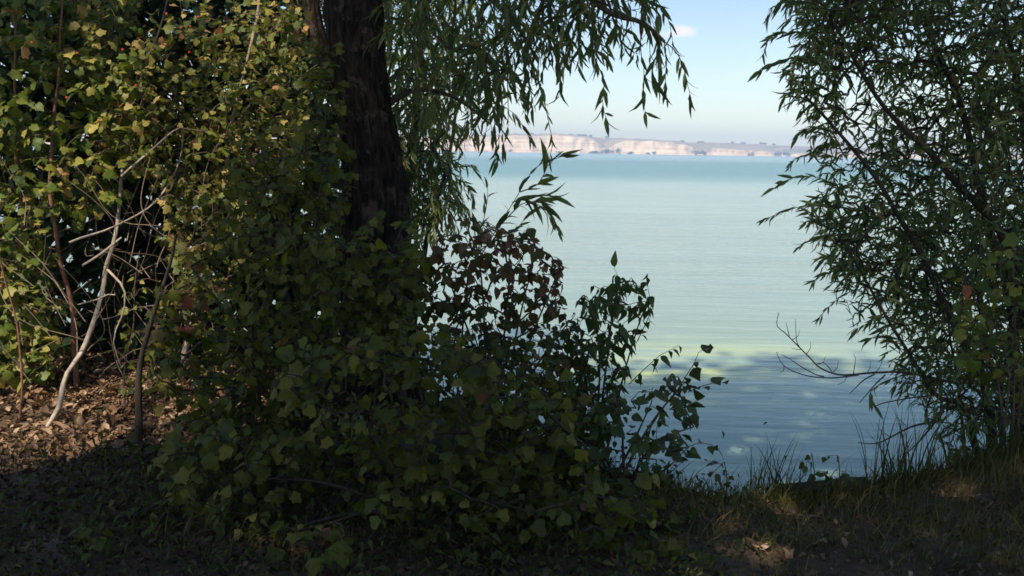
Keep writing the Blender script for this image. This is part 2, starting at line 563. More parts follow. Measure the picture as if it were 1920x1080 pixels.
M['bark_red'] = bark_material('reddish_bark', (.22, .10, .065), (.42, .22, .15), (40, 40, 60), .3)
M['bark_twig'] = bark_material('twig_bark', (.07, .045, .035), (.20, .14, .11))
M['stick'] = bark_material('dead_wood', (.16, .11, .08), (.38, .29, .22), (40, 40, 40), .4)

# ground -----------------------------------------------------------
m, N, L, o = new_mat('bank_soil')
geo = N.new('ShaderNodeNewGeometry')
n1 = noise(N, L, geo.outputs['Position'], 2.3, 6, .6)
n2 = noise(N, L, geo.outputs['Position'], 38, 5, .65)
r1 = ramp(N, [(.3, (.05, .036, .022)), (.5, (.11, .08, .054)), (.68, (.20, .15, .108))])
L.new(n1.outputs[0], r1.inputs[0])
r2 = ramp(N, [(.3, (.5, .5, .5)), (.7, (1.25, 1.2, 1.15))]); L.new(n2.outputs[0], r2.inputs[0])
mx = N.new('ShaderNodeMix'); mx.data_type = 'RGBA'; mx.blend_type = 'MULTIPLY'; mx.inputs[0].default_value = .8
L.new(r1.outputs[0], mx.inputs[6]); L.new(r2.outputs[0], mx.inputs[7])
p = N.new('ShaderNodeBsdfPrincipled'); p.inputs['Roughness'].default_value = .95; p.inputs['Specular IOR Level'].default_value = .15
L.new(mx.outputs[2], p.inputs['Base Color'])
b = N.new('ShaderNodeBump'); b.inputs['Strength'].default_value = .8; b.inputs['Distance'].default_value = .02
L.new(n2.outputs[0], b.inputs['Height']); L.new(b.outputs[0], p.inputs['Normal']); L.new(p.outputs[0], o.inputs[0])
M['soil'] = m

# water: milky algae-green lake, ramp of depth tints plus painted-in light and sky reflection, drifting algae, ripples as bump
m, N, L, o = new_mat('lake_water')
geo = N.new('ShaderNodeNewGeometry'); pos = geo.outputs['Position']
sep = N.new('ShaderNodeSeparateXYZ'); L.new(pos, sep.inputs[0])
def math_node(op, a, b=None, c=None):
    k = N.new('ShaderNodeMath'); k.operation = op
    for i, q in enumerate((a, b, c)):
        if q is None:
            continue
        if isinstance(q, (int, float)):
            k.inputs[i].default_value = q
        else:
            L.new(q, k.inputs[i])
    return k.outputs[0]
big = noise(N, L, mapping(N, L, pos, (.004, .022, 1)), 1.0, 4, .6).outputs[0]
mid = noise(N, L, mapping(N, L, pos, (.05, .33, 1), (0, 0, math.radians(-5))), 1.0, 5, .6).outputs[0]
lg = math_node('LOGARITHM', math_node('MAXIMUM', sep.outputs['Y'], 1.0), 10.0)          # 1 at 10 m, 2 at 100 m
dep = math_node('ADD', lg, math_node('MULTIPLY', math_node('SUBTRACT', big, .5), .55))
rc = ramp(N, [(0, (.32, .50, .40)), (.30, (.31, .47, .36)), (.40, (.24, .31, .22)), (.58, (.24, .315, .25)), (.64, (.19, .30, .26)), (.68, (.11, .24, .24)), (.80, (.11, .23, .24)), (.86, (.17, .29, .31)), (1, (.2, .33, .36))])  # near stops lifted to brighten shaded water; teal stops mimic reflected sky
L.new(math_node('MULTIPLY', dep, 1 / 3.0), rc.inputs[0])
# drifting algae scum: yellow-green wisps
wis = noise(N, L, mapping(N, L, pos, (.55, 2.4, 1), (0, 0, math.radians(-4))), 1.0, 6, .6).outputs[0]
gx = math_node('MULTIPLY', math_node('SUBTRACT', sep.outputs['X'], 1.7), .5)
gy = math_node('MULTIPLY', math_node('SUBTRACT', sep.outputs['Y'], 9.9), .7)
gg = math_node('POWER', 2.718, math_node('MULTIPLY', math_node('ADD', math_node('MULTIPLY', gx, gx), math_node('MULTIPLY', gy, gy)), -1.0))
wf = N.new('ShaderNodeMapRange'); wf.inputs[1].default_value = .42; wf.inputs[2].default_value = .62
L.new(wis, wf.inputs[0])
af = math_node('MULTIPLY', math_node('MULTIPLY', wf.outputs[0], gg), 1.0)
mx = N.new('ShaderNodeMix'); mx.data_type = 'RGBA'; L.new(af, mx.inputs[0])
L.new(rc.outputs[0], mx.inputs[6]); mx.inputs[7].default_value = (.50, .55, .15, 1)
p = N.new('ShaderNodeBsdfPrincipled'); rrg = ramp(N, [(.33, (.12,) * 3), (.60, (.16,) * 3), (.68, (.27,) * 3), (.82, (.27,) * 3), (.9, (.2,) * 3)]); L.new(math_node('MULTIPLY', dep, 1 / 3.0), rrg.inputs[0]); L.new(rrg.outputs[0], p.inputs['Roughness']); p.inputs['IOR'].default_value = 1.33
L.new(mx.outputs[2], p.inputs['Base Color'])
h1 = noise(N, L, mapping(N, L, pos, (.5, 2.6, 1), (0, 0, math.radians(-7))), 1.0, 3, .5).outputs[0]
h2 = noise(N, L, mapping(N, L, pos, (2.2, 8, 1), (0, 0, math.radians(10))), 1.0, 3, .55).outputs[0]
h3 = noise(N, L, mapping(N, L, pos, (.12, .5, 1), (0, 0, math.radians(-4))), 1.0, 3, .5).outputs[0]
hh = math_node('ADD', math_node('ADD', math_node('MULTIPLY', h1, .75), math_node('MULTIPLY', h2, .26)), math_node('MULTIPLY', h3, 1.4))
b = N.new('ShaderNodeBump'); b.inputs['Distance'].default_value = .06
bs = N.new('ShaderNodeMapRange'); bs.inputs[1].default_value = .35; bs.inputs[2].default_value = .7; bs.inputs[3].default_value = .35; bs.inputs[4].default_value = 1.0
L.new(mid, bs.inputs[0]); nearcalm = ramp(N, [(.28, (.35,) * 3), (.45, (1, 1, 1))]); L.new(math_node('MULTIPLY', lg, 1 / 3.0), nearcalm.inputs[0]); L.new(math_node('MULTIPLY', bs.outputs[0], nearcalm.outputs[0]), b.inputs['Strength'])
L.new(hh, b.inputs['Height']); L.new(b.outputs[0], p.inputs['Normal']); L.new(p.outputs[0], o.inputs[0])
M['water'] = m

# far cliffs
m, N, L, o = new_mat('pale_cliff')
geo = N.new('ShaderNodeNewGeometry'); pos = geo.outputs['Position']
ns = noise(N, L, mapping(N, L, pos, (.004, .004, .16)), 1.0, 5, .6)
nv = noise(N, L, mapping(N, L, pos, (.06, .01, .05)), 1.0, 5, .6)
add = N.new('ShaderNodeMath'); add.operation = 'ADD'; L.new(ns.outputs[0], add.inputs[0]); L.new(nv.outputs[0], add.inputs[1])
hf = N.new('ShaderNodeMath'); hf.operation = 'MULTIPLY'; hf.inputs[1].default_value = .5; L.new(add.outputs[0], hf.inputs[0])
rk = ramp(N, [(.38, (.40, .25, .14)), (.47, (.74, .52, .32)), (.56, (.90, .70, .46))]); L.new(hf.outputs[0], rk.inputs[0])
nh = noise(N, L, mapping(N, L, pos, (.006, .02, .03)), 1.0, 5, .65)
rh = ramp(N, [(.38, (.22, .20, .13)), (.5, (.38, .30, .20)), (.65, (.50, .38, .26))]); L.new(nh.outputs[0], rh.inputs[0])
at_ = N.new('ShaderNodeAttribute'); at_.attribute_name = 'tint'
mx = N.new('ShaderNodeMix'); mx.data_type = 'RGBA'; L.new(at_.outputs['Fac'], mx.inputs[0])
L.new(rk.outputs[0], mx.inputs[6]); L.new(rh.outputs[0], mx.inputs[7])
p = N.new('ShaderNodeBsdfPrincipled'); p.inputs['Roughness'].default_value = 1.0; p.inputs['Specular IOR Level'].default_value = 0.0
L.new(mx.outputs[2], p.inputs['Base Color']); L.new(p.outputs[0], o.inputs[0])
M['cliff'] = m

# small pink-white cloud in the sky
tcw = wn.new('ShaderNodeTexCoord')
csep = wn.new('ShaderNodeSeparateXYZ'); wl.new(tcw.outputs['Generated'], csep.inputs[0])
def wmath(op, a, b=None):
    k = wn.new('ShaderNodeMath'); k.operation = op
    for i, q in enumerate((a, b)):
        if q is None:
            continue
        if isinstance(q, (int, float)):
            k.inputs[i].default_value = q
        else:
            wl.new(q, k.inputs[i])
    return k.outputs[0]
ycl = wmath('MAXIMUM', csep.outputs['Y'], .05)
cu, cv = wmath('DIVIDE', csep.outputs['X'], ycl), wmath('DIVIDE', csep.outputs['Z'], ycl)
comb = wn.new('ShaderNodeCombineXYZ'); wl.new(cu, comb.inputs[0]); wl.new(cv, comb.inputs[1])
cmap = wn.new('ShaderNodeMapping'); cmap.inputs['Scale'].default_value = (70, 110, 1); wl.new(comb.outputs[0], cmap.inputs[0])
cnz = wn.new('ShaderNodeTexNoise'); cnz.inputs['Scale'].default_value = 1.0; cnz.inputs['Detail'].default_value = 5; wl.new(cmap.outputs[0], cnz.inputs['Vector'])
blobs = None
for (cx, cy, sx, sy, amp) in [(1283, 59, 26, 11, 1.0), (1255, 64, 22, 8, .8), (1215, 60, 20, 9, .6)]:
    d = ray(cx, cy)
    u0, v0 = d[0] / d[1], d[2] / d[1]
    a1 = wmath('MULTIPLY', wmath('SUBTRACT', cu, float(u0)), FPX / sx)
    a2 = wmath('MULTIPLY', wmath('SUBTRACT', cv, float(v0)), FPX / sy)
    g = wmath('MULTIPLY', wmath('POWER', 2.718, wmath('MULTIPLY', wmath('ADD', wmath('MULTIPLY', a1, a1), wmath('MULTIPLY', a2, a2)), -.7)), amp)
    blobs = g if blobs is None else wmath('MAXIMUM', blobs, g)
cm = wn.new('ShaderNodeMapRange'); cm.inputs[1].default_value = .35; cm.inputs[2].default_value = .95; cm.inputs[4].default_value = .75
wl.new(wmath('ADD', blobs, wmath('MULTIPLY', wmath('SUBTRACT', cnz.outputs[0], .5), .9)), cm.inputs[0])
cfac = wmath('MULTIPLY', cm.outputs[0], wmath('GREATER_THAN', blobs, .06))
cmx = wn.new('ShaderNodeMix'); cmx.data_type = 'RGBA'
wl.new(cfac, cmx.inputs[0]); wl.new(w_sky.outputs[0], cmx.inputs[6]); cmx.inputs[7].default_value = (8.2, 7.2, 7.3, 1)
wl.new(cmx.outputs[2], w_bg.inputs['Color'])

# ------------------------------------------------------------------ the setting
def axis_coords(lo, hi, c0, c1, step, grow=1.35):
    c = list(np.arange(c0, c1 + 1e-6, step)); s = step
    while c[-1] < hi:
        s *= grow; c.append(min(c[-1] + s, hi))
    s = step
    while c[0] > lo:
        s *= grow; c.insert(0, max(c[0] - s, lo))
    return np.array(c)

gx_ = axis_coords(-1700, 1700, -5.0, 5.0, .05)
gy_ = axis_coords(-300, 2600, 2.8, 9.5, .05)
X, Y = np.meshgrid(gx_, gy_)
Z = ground_z(X, Y)
V = np.stack([X, Y, Z], -1).reshape(-1, 3)
nx, ny = len(gx_), len(gy_)
ii = (np.arange(ny - 1)[:, None] * nx + np.arange(nx - 1)[None, :]).ravel()
g = link('ground', fast_mesh('ground', V, None, np.stack([ii, ii + 1, ii + nx + 1, ii + nx], -1), smooth=True), M['soil'])
g['kind'] = 'structure'
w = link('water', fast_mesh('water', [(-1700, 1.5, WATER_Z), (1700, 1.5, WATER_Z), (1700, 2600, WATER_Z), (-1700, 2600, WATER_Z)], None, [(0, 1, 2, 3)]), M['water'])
w['kind'] = 'structure'

# far shore: pale cliffs with gullies, a dry hillside set back behind them
tab = np.array([(-500, 22, 25), (400, 26, 28), (830, 27, 29), (900, 30, 32), (960, 33, 34), (1040, 34, 34), (1100, 32, 34), (1118, 20, 33), (1135, 8, 32), (1150, 22, 31), (1165, 27, 31),
                (1230, 26, 29), (1280, 21, 27), (1297, 15, 27), (1303, 2, 26), (1325, 3, 25), (1335, 14, 25), (1400, 12, 25), (1404, 7, 25), (1409, 12, 25), (1450, 8, 24), (1480, 3, 24),
                (1500, 6, 23), (1600, 6, 21), (1750, 8, 20), (2500, 9, 20)], float)
YC = 2200.0
XW = (tab[:, 0] - 960) / FPX * YC
SC = YC / FPX * 1.02
xs = np.linspace(-1500, 1500, 1000)
H = np.interp(xs, XW, tab[:, 1]) * SC; HH = np.interp(xs, XW, tab[:, 2]) * SC
zz0 = xs * 0
H = H * (1 + .06 * vnoise(np.stack([xs / 22, zz0, zz0], -1)))
yb = YC + 30 * vnoise(np.stack([xs / 160, zz0 + 4, zz0], -1)) + 10 * vnoise(np.stack([xs / 35, zz0 + 9, zz0], -1)) + np.clip(30 - H, 0, 30) * 2.0
prof = [(-.1, -6, 0), (.0, 0, 0), (.10, 7, 0), (.2, 12, 0), (.35, 14, 0), (.5, 17, 0), (.58, 20, 0), (.75, 22, 0), (.9, 24, 0), (1.0, 28, 1)]
rows, tint_rows = [], []
for f, dy, k in prof:
    gul = (8 * vnoise(np.stack([xs / 14, zz0 + 2 + f * 1.5, zz0 + 3], -1)) + 4 * vnoise(np.stack([xs / 5, zz0 + 8 + f, zz0 + 3], -1))) * math.sin(max(f, 0) * math.pi)
    rows.append(np.stack([xs, yb + dy + gul, WATER_Z + f * H], -1)); tint_rows.append(k)
for f, dy in ((.35, 70), (.7, 140), (.95, 200), (1.0, 260), (.9, 330)):
    z = H + (HH - H) * f + 1.2 * vnoise(np.stack([xs / 25, zz0 + dy, zz0], -1))
    rows.append(np.stack([xs, yb + dy, WATER_Z + z], -1)); tint_rows.append(1)
V = np.stack(rows, 0).reshape(-1, 3)
nr, nc = len(rows), len(xs)
ii = (np.arange(nr - 1)[:, None] * nc + np.arange(nc - 1)[None, :])
tint = np.repeat(np.array(tint_rows[1:]), nc - 1)
ii = ii.ravel()
hl = link('hills', fast_mesh('hills', V, None, np.stack([ii, ii + 1, ii + nc + 1, ii + nc], -1), tint, smooth=True), M['cliff'])
hl['kind'] = 'structure'

# trees on the far shore, too far to tell apart: leafy clumps
r = np.random.default_rng(77)
lv = Leaves('crown')
def far_clump(px, hpx, wpx, top=False):
    x = (px - 960) / FPX * YC
    y = np.interp(x, xs, yb)
    z0 = np.interp(x, xs, HH) - .5 if top else WATER_Z
    y = y + 215 if top else y - 6
    n = 36
    q = r.normal(0, 1, (n, 3)); q = unit(q) * r.uniform(.3, 1, (n, 1))
    hw, hh_ = wpx * YC / FPX / 2, hpx * YC / FPX
    c = np.array([x, y, z0]) + np.stack([q[:, 0] * hw, q[:, 1] * 5, (q[:, 2] * .5 + .5) * hh_], -1)
    lv.add(c, r.normal(0, 1, (n, 3)), r.normal(0, 1, (n, 3)), r.uniform(2.0, 4.0, n), r.uniform(0, .6, n))
for px in np.concatenate([r.uniform(1118, 1160, 7), r.uniform(1302, 1322, 5), r.uniform(1450, 1482, 6), [1404, 1408]]):
    far_clump(px, r.uniform(6, 12), r.uniform(8, 14))
for px in np.concatenate([r.uniform(900, 1120, 8), r.uniform(1170, 1290, 4)]):
    far_clump(px, r.uniform(3, 5), r.uniform(8, 16))
for px in np.concatenate([r.uniform(940, 1150, 18), r.uniform(1280, 1500, 8), [1057, 1075, 1103]]):
    far_clump(px, r.uniform(1.2, 3.5), r.uniform(4, 14), True)
lv.pack()
ft = link('distant_trees', lv.mesh('distant_trees', np.ones(len(lv.p), bool)), M['backleaf'][0])
ft['kind'] = 'stuff'; ft['label'] = 'dark scattered trees along the foot and rim of the far cliffs'

# ------------------------------------------------------------------ the big willow and its trunk
TY = 6.0
tp = [(712, 775, 180), (706, 640, 150), (706, 500, 132), (705, 378, 124), (699, 311, 110), (688, 222, 100), (671, 133, 100), (659, 0, 102), (642, -220, 98)]
tc_ = pl([(a, b_) for a, b_, _ in tp], TY)
tw_ = np.array([c for _, _, c in tp]) / 2 * TY / FPX * .95
top_pts = np.array([[-1.05, 5.6, 5.1], [-1.0, 5.0, 6.2]])
tc_ = np.concatenate([tc_, top_pts]); tw_ = np.concatenate([tw_, [.12, .05]])
tc_[0, 2] = ground_z(tc_[0, 0], tc_[0, 1]) - .08

def trunk_mesh(pts, rad, sides=64, step=.035, ridge=.10, ph=0.0):
    L = smooth_line(pts, step)
    d0 = np.concatenate([[0], np.cumsum(np.linalg.norm(np.diff(pts, axis=0), axis=1))])
    d = np.concatenate([[0], np.cumsum(np.linalg.norm(np.diff(L, axis=0), axis=1))])
    rr = np.interp(d / d[-1], d0 / d0[-1], rad)
    ang = np.arange(sides) * 2 * math.pi / sides
    c, s_ = np.cos(ang)[None, :], np.sin(ang)[None, :]
    u = d[:, None]
    f = 1 + .05 * vnoise(np.stack([c * 1.3 + u * 0 + ph, s_ * 1.3 + u * 0, u * 1.6 + c * 0], -1))
    a = vnoise(np.stack([c * 5.5 + .5 * np.sin(u * 3) + ph, s_ * 5.5 + u * 0, u * 2.2 + c * 0], -1))
    b2 = vnoise(np.stack([c * 11 + u * 0 + ph, s_ * 11 + u * 0, u * 6 + c * 0], -1))
    f = f + ridge * (.5 - np.abs(a) * 1.8) + ridge * .8 * b2
    V = L[:, None, :] + (rr[:, None] * f)[..., None] * np.stack([c + 0 * u, s_ + 0 * u, 0 * u + 0 * c], -1)
    n, k = len(L), sides
    i = np.arange(n - 1)[:, None] * k; j = np.arange(k)[None, :]
    q = np.stack([i + j, i + (j + 1) % k, i + k + (j + 1) % k, i + k + j], -1).reshape(-1, 4)
    return fast_mesh('trunk', V.reshape(-1, 3), None, q, smooth=True)

r = np.random.default_rng(21)
limb1 = pl([(645, -180), (800, -230), (1000, -130), (1120, 5), (1200, 40), (1245, 78)], [6, 5.8, 5.5, 5.3, 5.25, 5.2])
limb2 = pl([(652, -90), (760, -110), (880, -40), (960, 40), (1010, 110)], [6, 6.1, 6.0, 5.9, 5.8])
limb3 = pl([(712, 200), (775, 174), (850, 182), (915, 230)], [6, 6.1, 6.2, 6.3])
limb4 = pl([(648, -150), (700, -260), (900, -280), (1050, -200), (1080, -60)], [6, 5.9, 5.7, 5.5, 5.4])
stem2 = pl([(705, 430), (685, 310), (645, 200), (604, 90), (582, 0), (560, -200)], 6.15)
tg = np.concatenate([
    sample_region([(715, -120), (930, -120), (960, 20), (930, 120), (900, 170), (850, 180), (800, 210), (745, 210), (722, 160)], 5.7, 7.0, 190, r),
    sample_region([(930, -120), (1110, -120), (1120, 10), (1040, 60), (960, 90), (920, 60)], 5.3, 6.0, 95, r),
    sample_region([(1000, -90), (1190, -90), (1200, 0), (1120, 40), (1040, 50)], 5.15, 5.6, 48, r),
    sample_region([(700, -500), (1300, -500), (1250, -140), (700, -140)], 4.6, 6.4, 60, r),
    sample_region([(895, 60), (960, 60), (950, 210), (905, 210)], 5.6, 6.1, 34, r),
])
SY = 5.25
ex = []
def strand(pts, nl, Y=SY, r0=.0035, md='hang', tn=None):
    ex.append((pl(pts, Y), r0, .0012, nl, md, tn))
strand([(1205, -30), (1203, 90), (1209, 130), (1205, 180), (1212, 218)], 16)
strand([(1212, 45), (1236, 78), (1230, 110), (1222, 140), (1236, 158)], 16)
strand([(1245, 78), (1250, 120), (1247, 150), (1250, 185)], 12)
strand([(1245, 78), (1268, 98), (1283, 135), (1290, 165), (1296, 185)], 13)
strand([(1200, 40), (1228, 62), (1240, 100), (1238, 130)], 16)
strand([(1116, -10), (1112, 90), (1132, 150), (1130, 195), (1138, 225)], 22)
strand([(1060, 30), (1095, 88), (1120, 95), (1136, 110)], 12)
strand([(1010, 30), (1040, 80), (1050, 140), (1050, 175)], 18)
strand([(960, 60), (1000, 120), (1015, 175), (1018, 190)], 16)
strand([(1005, 140), (1022, 195), (1031, 240), (1036, 268), (1031, 295)], 12, 5.5)
strand([(905, 60), (917, 160), (928, 240), (934, 310)], 34, 5.6)
strand([(925, 80), (938, 170), (940, 240), (948, 290)], 22, 5.5)
strand([(975, 60), (985, 130), (975, 180), (985, 215)], 16, 5.5)
strand([(1150, 0), (1160, 60), (1172, 100), (1180, 90)], 10)
strand([(1080, -20), (1085, 50), (1090, 80)], 12)
strand([(1225, -40), (1232, 15), (1233, 30)], 6)
strand([(1160, 10), (1180, 20), (1215, 12)], 6)
root = plant('willow_tree', 'large willow with dark furrowed trunk and hanging leafy branches left of the lake view', 'tree', 'willow', M['willow'], M['bark_twig'],
             [(limb1, .05, .008), (limb2, .035, .008), (limb3, .02, .007), (limb4, .045, .008)], tg, 0.082, 'hang', nleaf=14, tail=.30, tint=.4, tsd=.2,
             base=tc_[0], extra=ex, seed=1, stem_name='limb', twig_len=.25, stem_sides=8)
link('trunk', trunk_mesh(tc_, tw_, 96, .025, .15), M['bark_willow'], root)
link('trunk', trunk_mesh(stem2, np.array([.05, .055, .055, .052, .05, .04]), 32, .04, .1, 9.0), M['bark_willow'], root)

# willow farther back, at the water's edge behind the trunk
r = np.random.default_rng(22)
b0 = at(740, 640, 8.6); b0[2] = ground_z(b0[0], b0[1])
bw = lambda *q: np.array([[b0[0], b0[1], b0[2] - .1]] + [at(a, c, d) for a, c, d in q])
plant('willow_tree', 'fine-leaved willow farther back behind the dark trunk, near the water', 'tree', 'willow', M['willow'], M['bark_dark'],
      [(bw((750, 500, 8.6), (770, 300, 8.6), (790, 80, 8.6), (780, -120, 8.6)), .07, .02), (bw((700, 480, 8.8), (640, 250, 8.9), (600, 20, 8.9)), .05, .012), (bw((800, 450, 8.5), (840, 300, 8.4), (860, 150, 8.4)), .04, .01)],
      np.concatenate([sample_region([(560, -100), (900, -100), (890, 130), (845, 220), (820, 360), (745, 380), (560, 330), (520, 150)], 8.0, 9.6, 900, r),
                      sample_region([(740, 250), (820, 250), (860, 330), (860, 390), (800, 430), (750, 430)], 8.0, 9.0, 150, r)]),
      .082, 'hang', nleaf=18, tail=.3, tint=.4, tsd=.18, seed=2, stem_sides=7, twig_len=.3)

# ------------------------------------------------------------------ willow on the right
r = np.random.default_rng(23)
BY = 5.7
bx = at(1900, 860, BY); bx[2] = ground_z(bx[0], bx[1]) - .06
def rs(off, *q):
    return np.array([bx + np.array([off, 0, 0])] + [at(a, c, d) for a, c, d in q])
st = [(rs(.12, (1925, 650, 5.7), (1880, 450, 5.6), (1780, 330, 5.5), (1650, 180, 5.4), (1560, 40, 5.3)), .045, .008),
      (rs(0, (1850, 740, 5.6), (1790, 610, 5.5), (1700, 430, 5.4), (1620, 300, 5.3), (1560, 230, 5.3), (1510, 180, 5.2)), .035, .006),
      (rs(-.03, (1820, 790, 5.5), (1750, 740, 5.4), (1690, 640, 5.3), (1630, 540, 5.3), (1570, 440, 5.2)), .022, .005),
      (rs(.05, (1905, 640, 5.9), (1850, 420, 6.0), (1800, 200, 6.0), (1720, 20, 6.0), (1660, -120, 6)), .04, .01),
      (rs(.2, (1960, 600, 6.0), (1930, 350, 6.1), (1900, 100, 6.2), (1850, -120, 6.2)), .045, .012),
      (rs(-.15, (1800, 760, 5.8), (1785, 640, 5.9), (1760, 520, 5.9)), .014, .005),
      (rs(-.08, (1850, 780, 5.9), (1838, 640, 6.0), (1830, 480, 6.1)), .016, .006),
      (rs(.02, (1880, 770, 5.6), (1895, 620, 5.6), (1905, 450, 5.6)), .018, .006)]
tg = np.concatenate([
    sample_region([(1460, -100), (1510, 60), (1470, 140), (1510, 220), (1530, 300), (1520, 400), (1560, 500), (1590, 580), (1670, 640), (1690, 730), (1770, 780), (1920, 790), (2020, 800), (2060, -100)], 5.2, 7.0, 4000, r, .36),
    sample_region([(1700, 640), (1920, 600), (2020, 860), (1790, 850), (1720, 770)], 5.1, 5.8, 260, r),
    sample_region([(1600, -60), (2060, -60), (2060, 760), (1800, 760), (1700, 600), (1640, 300)], 6.6, 7.8, 1000, r),
    sample_region([(1450, -60), (1620, -60), (1640, 100), (1500, 90)], 5.1, 5.8, 80, r),
    sample_region([(1600, -350), (2100, -350), (2100, -80), (1550, -80)], 5.0, 6.6, 120, r),
])
ex = []
strand([(1540, 60), (1490, 62), (1445, 70), (1432, 100)], 26, 5.2, .003, 'spray')
strand([(1560, 130), (1500, 108), (1450, 118), (1424, 132)], 30, 5.2, .003, 'spray')
strand([(1560, 20), (1500, 0), (1450, 12), (1440, 30)], 26, 5.2, .003, 'spray')
strand([(1560, 190), (1510, 165), (1475, 175), (1468, 190)], 26, 5.2, .003, 'spray')
strand([(1580, 250), (1530, 240), (1495, 250), (1488, 262)], 24, 5.2, .003, 'spray')
strand([(1580, 300), (1530, 285), (1490, 300), (1478, 318)], 28, 5.2, .003, 'spray')
strand([(1590, 360), (1530, 330), (1480, 335), (1452, 352)], 26, 5.2, .003, 'spray')
strand([(1600, 420), (1540, 385), (1480, 395), (1432, 412)], 36, 5.2, .003, 'spray')
strand([(1600, 450), (1560, 440), (1520, 450), (1500, 462)], 24, 5.2, .003, 'spray')
strand([(1640, 520), (1590, 505), (1545, 515), (1522, 530)], 28, 5.25, .003, 'spray')
strand([(1650, 560), (1600, 545), (1560, 570), (1532, 600)], 32, 5.25, .003, 'spray')
strand([(1670, 590), (1640, 600), (1600, 620)], 16, 5.25, .003, 'spray')
strand([(1700, 640), (1650, 630), (1620, 640)], 18, 5.25, .003, 'spray')
strand([(1720, 700), (1670, 710), (1630, 735), (1640, 760)], 20, 5.25, .003, 'spray')
wr = plant('willow_tree', 'dense many-stemmed willow on the bank at the right edge', 'tree', 'willow', M['willow'], M['bark_dark'], st, tg, .060, 'spray', nleaf=20,
           tail=.06, tint=.42, tsd=.22, base=bx, extra=ex, seed=3, twig_len=.34, maxr=.01)
db = Tubes()
def dead(pts, r0, r1, Y=5.25):
    L = smooth_line(pl(pts, Y), .03, .006, r)
    db.add(L, np.linspace(r0, r1, len(L)), 5)
dead([(1800, 720), (1700, 700), (1640, 700), (1578, 703), (1540, 690), (1520, 671), (1494, 645), (1473, 624), (1457, 610), (1460, 586)], .009, .0018, np.linspace(5.5, 5.2, 10))
dead([(1610, 703), (1555, 709), (1508, 703), (1470, 685), (1456, 660)], .005, .0015)
dead([(1545, 706), (1531, 703), (1505, 690), (1479, 672), (1465, 665)], .004, .0015)
dead([(1500, 652), (1494, 640), (1491, 598)], .0028, .0012)
dead([(1480, 631), (1474, 605)], .0025, .0012)
dead([(1640, 702), (1620, 712), (1593, 738)], .005, .002)
dead([(1660, 703), (1640, 722), (1612, 755)], .005, .002)
dead([(1600, 702), (1604, 672), (1600, 662)], .003, .001)
dead([(1560, 697), (1545, 680), (1528, 684), (1530, 690)], .003, .001)
dead([(1760, 790), (1710, 800), (1650, 830), (1610, 830)], .008, .002, 5.35)
dead([(1770, 770), (1730, 820), (1700, 850)], .008, .003, 5.35)
dead([(1640, 762), (1660, 755), (1720, 745), (1780, 740)], .003, .005, 5.35)
for a_, b_ in [((1640, 700), (1655, 668)), ((1625, 701), (1632, 676)), ((1560, 700), (1572, 676)), ((1534, 684), (1548, 668)), ((1512, 664), (1520, 640)), ((1504, 655), (1484, 652)),
               ((1500, 700), (1478, 692)), ((1470, 685), (1462, 700)), ((1590, 703), (1570, 722)), ((1680, 702), (1668, 735)), ((1486, 637), (1500, 618)), ((1700, 800), (1680, 780)), ((1670, 820), (1650, 805))]:
    dead([a_, ((a_[0] + b_[0]) / 2 + 3, (a_[1] + b_[1]) / 2 + 3), b_], .0024, .001)
o = link('dead_branch', db.mesh('dead_branch'), M['bark_twig'], wr)
o['label'] = 'bare grey dead branch reaching out over the water'

# ------------------------------------------------------------------ sunlit thicket on the left
r = np.random.default_rng(31)
s_red = foot(pl([(142, 752), (142, 690), (138, 610), (122, 520), (112, 440), (98, 365), (90, 260), (110, 120), (125, -60)], [6.15, 6.15, 6.1, 6.05, 6.0, 5.95, 5.95, 6, 6]))
s_red2 = foot(pl([(50, 770), (60, 600), (40, 400), (30, 200), (20, -40)], [6.3, 6.3, 6.2, 6.1, 6.1]))
s_red3 = foot(pl([(38, 800), (36, 690), (20, 560), (-10, 420)], [5.5, 5.45, 5.4, 5.3]))
tg = np.concatenate([
    sample_region([(-120, 80), (60, 60), (160, 100), (270, 90), (260, 200), (250, 320), (190, 400), (80, 420), (90, 540), (105, 690), (-120, 720)], 5.75, 6.7, 950, r, .3),
    sample_region([(-120, 420), (70, 430), (95, 560), (110, 690), (60, 720), (-120, 700)], 5.8, 6.5, 240, r),
    sample_region([(-120, -60), (260, -60), (260, 60), (-120, 80)], 5.8, 6.8, 220, r)])
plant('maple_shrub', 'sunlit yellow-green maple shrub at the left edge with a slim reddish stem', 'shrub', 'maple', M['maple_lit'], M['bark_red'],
      [(s_red, .018, .005), (s_red2, .016, .005), (s_red3, .008, .003)], tg, .053, 'flat', nleaf=11, tint=.5, tsd=.14, seed=11, twig_len=.3, maxr=.005, tip_r=.0014, twig_bark=M['bark_twig'])

s_pale = foot(pl([(74, 826), (106, 766), (122, 706), (158, 655), (190, 560), (198, 500), (216, 430), (228, 330), (243, 250), (260, 150), (300, 40), (330, -80)], [5.27, 5.4, 5.5, 5.6, 5.75, 5.85, 5.95, 6.1, 6.2, 6.3, 6.35, 6.4]))
sp2 = pl([(196, 500), (230, 545), (232, 590), (216, 640), (228, 690)], [5.68, 5.6, 5.6, 5.58, 5.56])
sp3 = pl([(155, 498), (190, 475), (228, 445)], [5.6, 5.72, 5.8])
sp4 = pl([(130, 455), (215, 420), (290, 380), (340, 300), (345, 240)], [5.7, 5.75, 5.9, 6.0, 6.0])
sp5 = pl([(188, 560), (170, 566), (146, 572)], 5.62)
sp6 = pl([(190, 558), (205, 552), (216, 553)], 5.62)
sp7 = pl([(228, 330), (270, 290), (320, 250), (338, 240)], [5.8, 5.75, 5.7, 5.65])
sp8 = foot(pl([(330, 770), (360, 600), (400, 400), (440, 200), (480, 20), (500, -100)], [6.4, 6.4, 6.4, 6.3, 6.2, 6.2]))
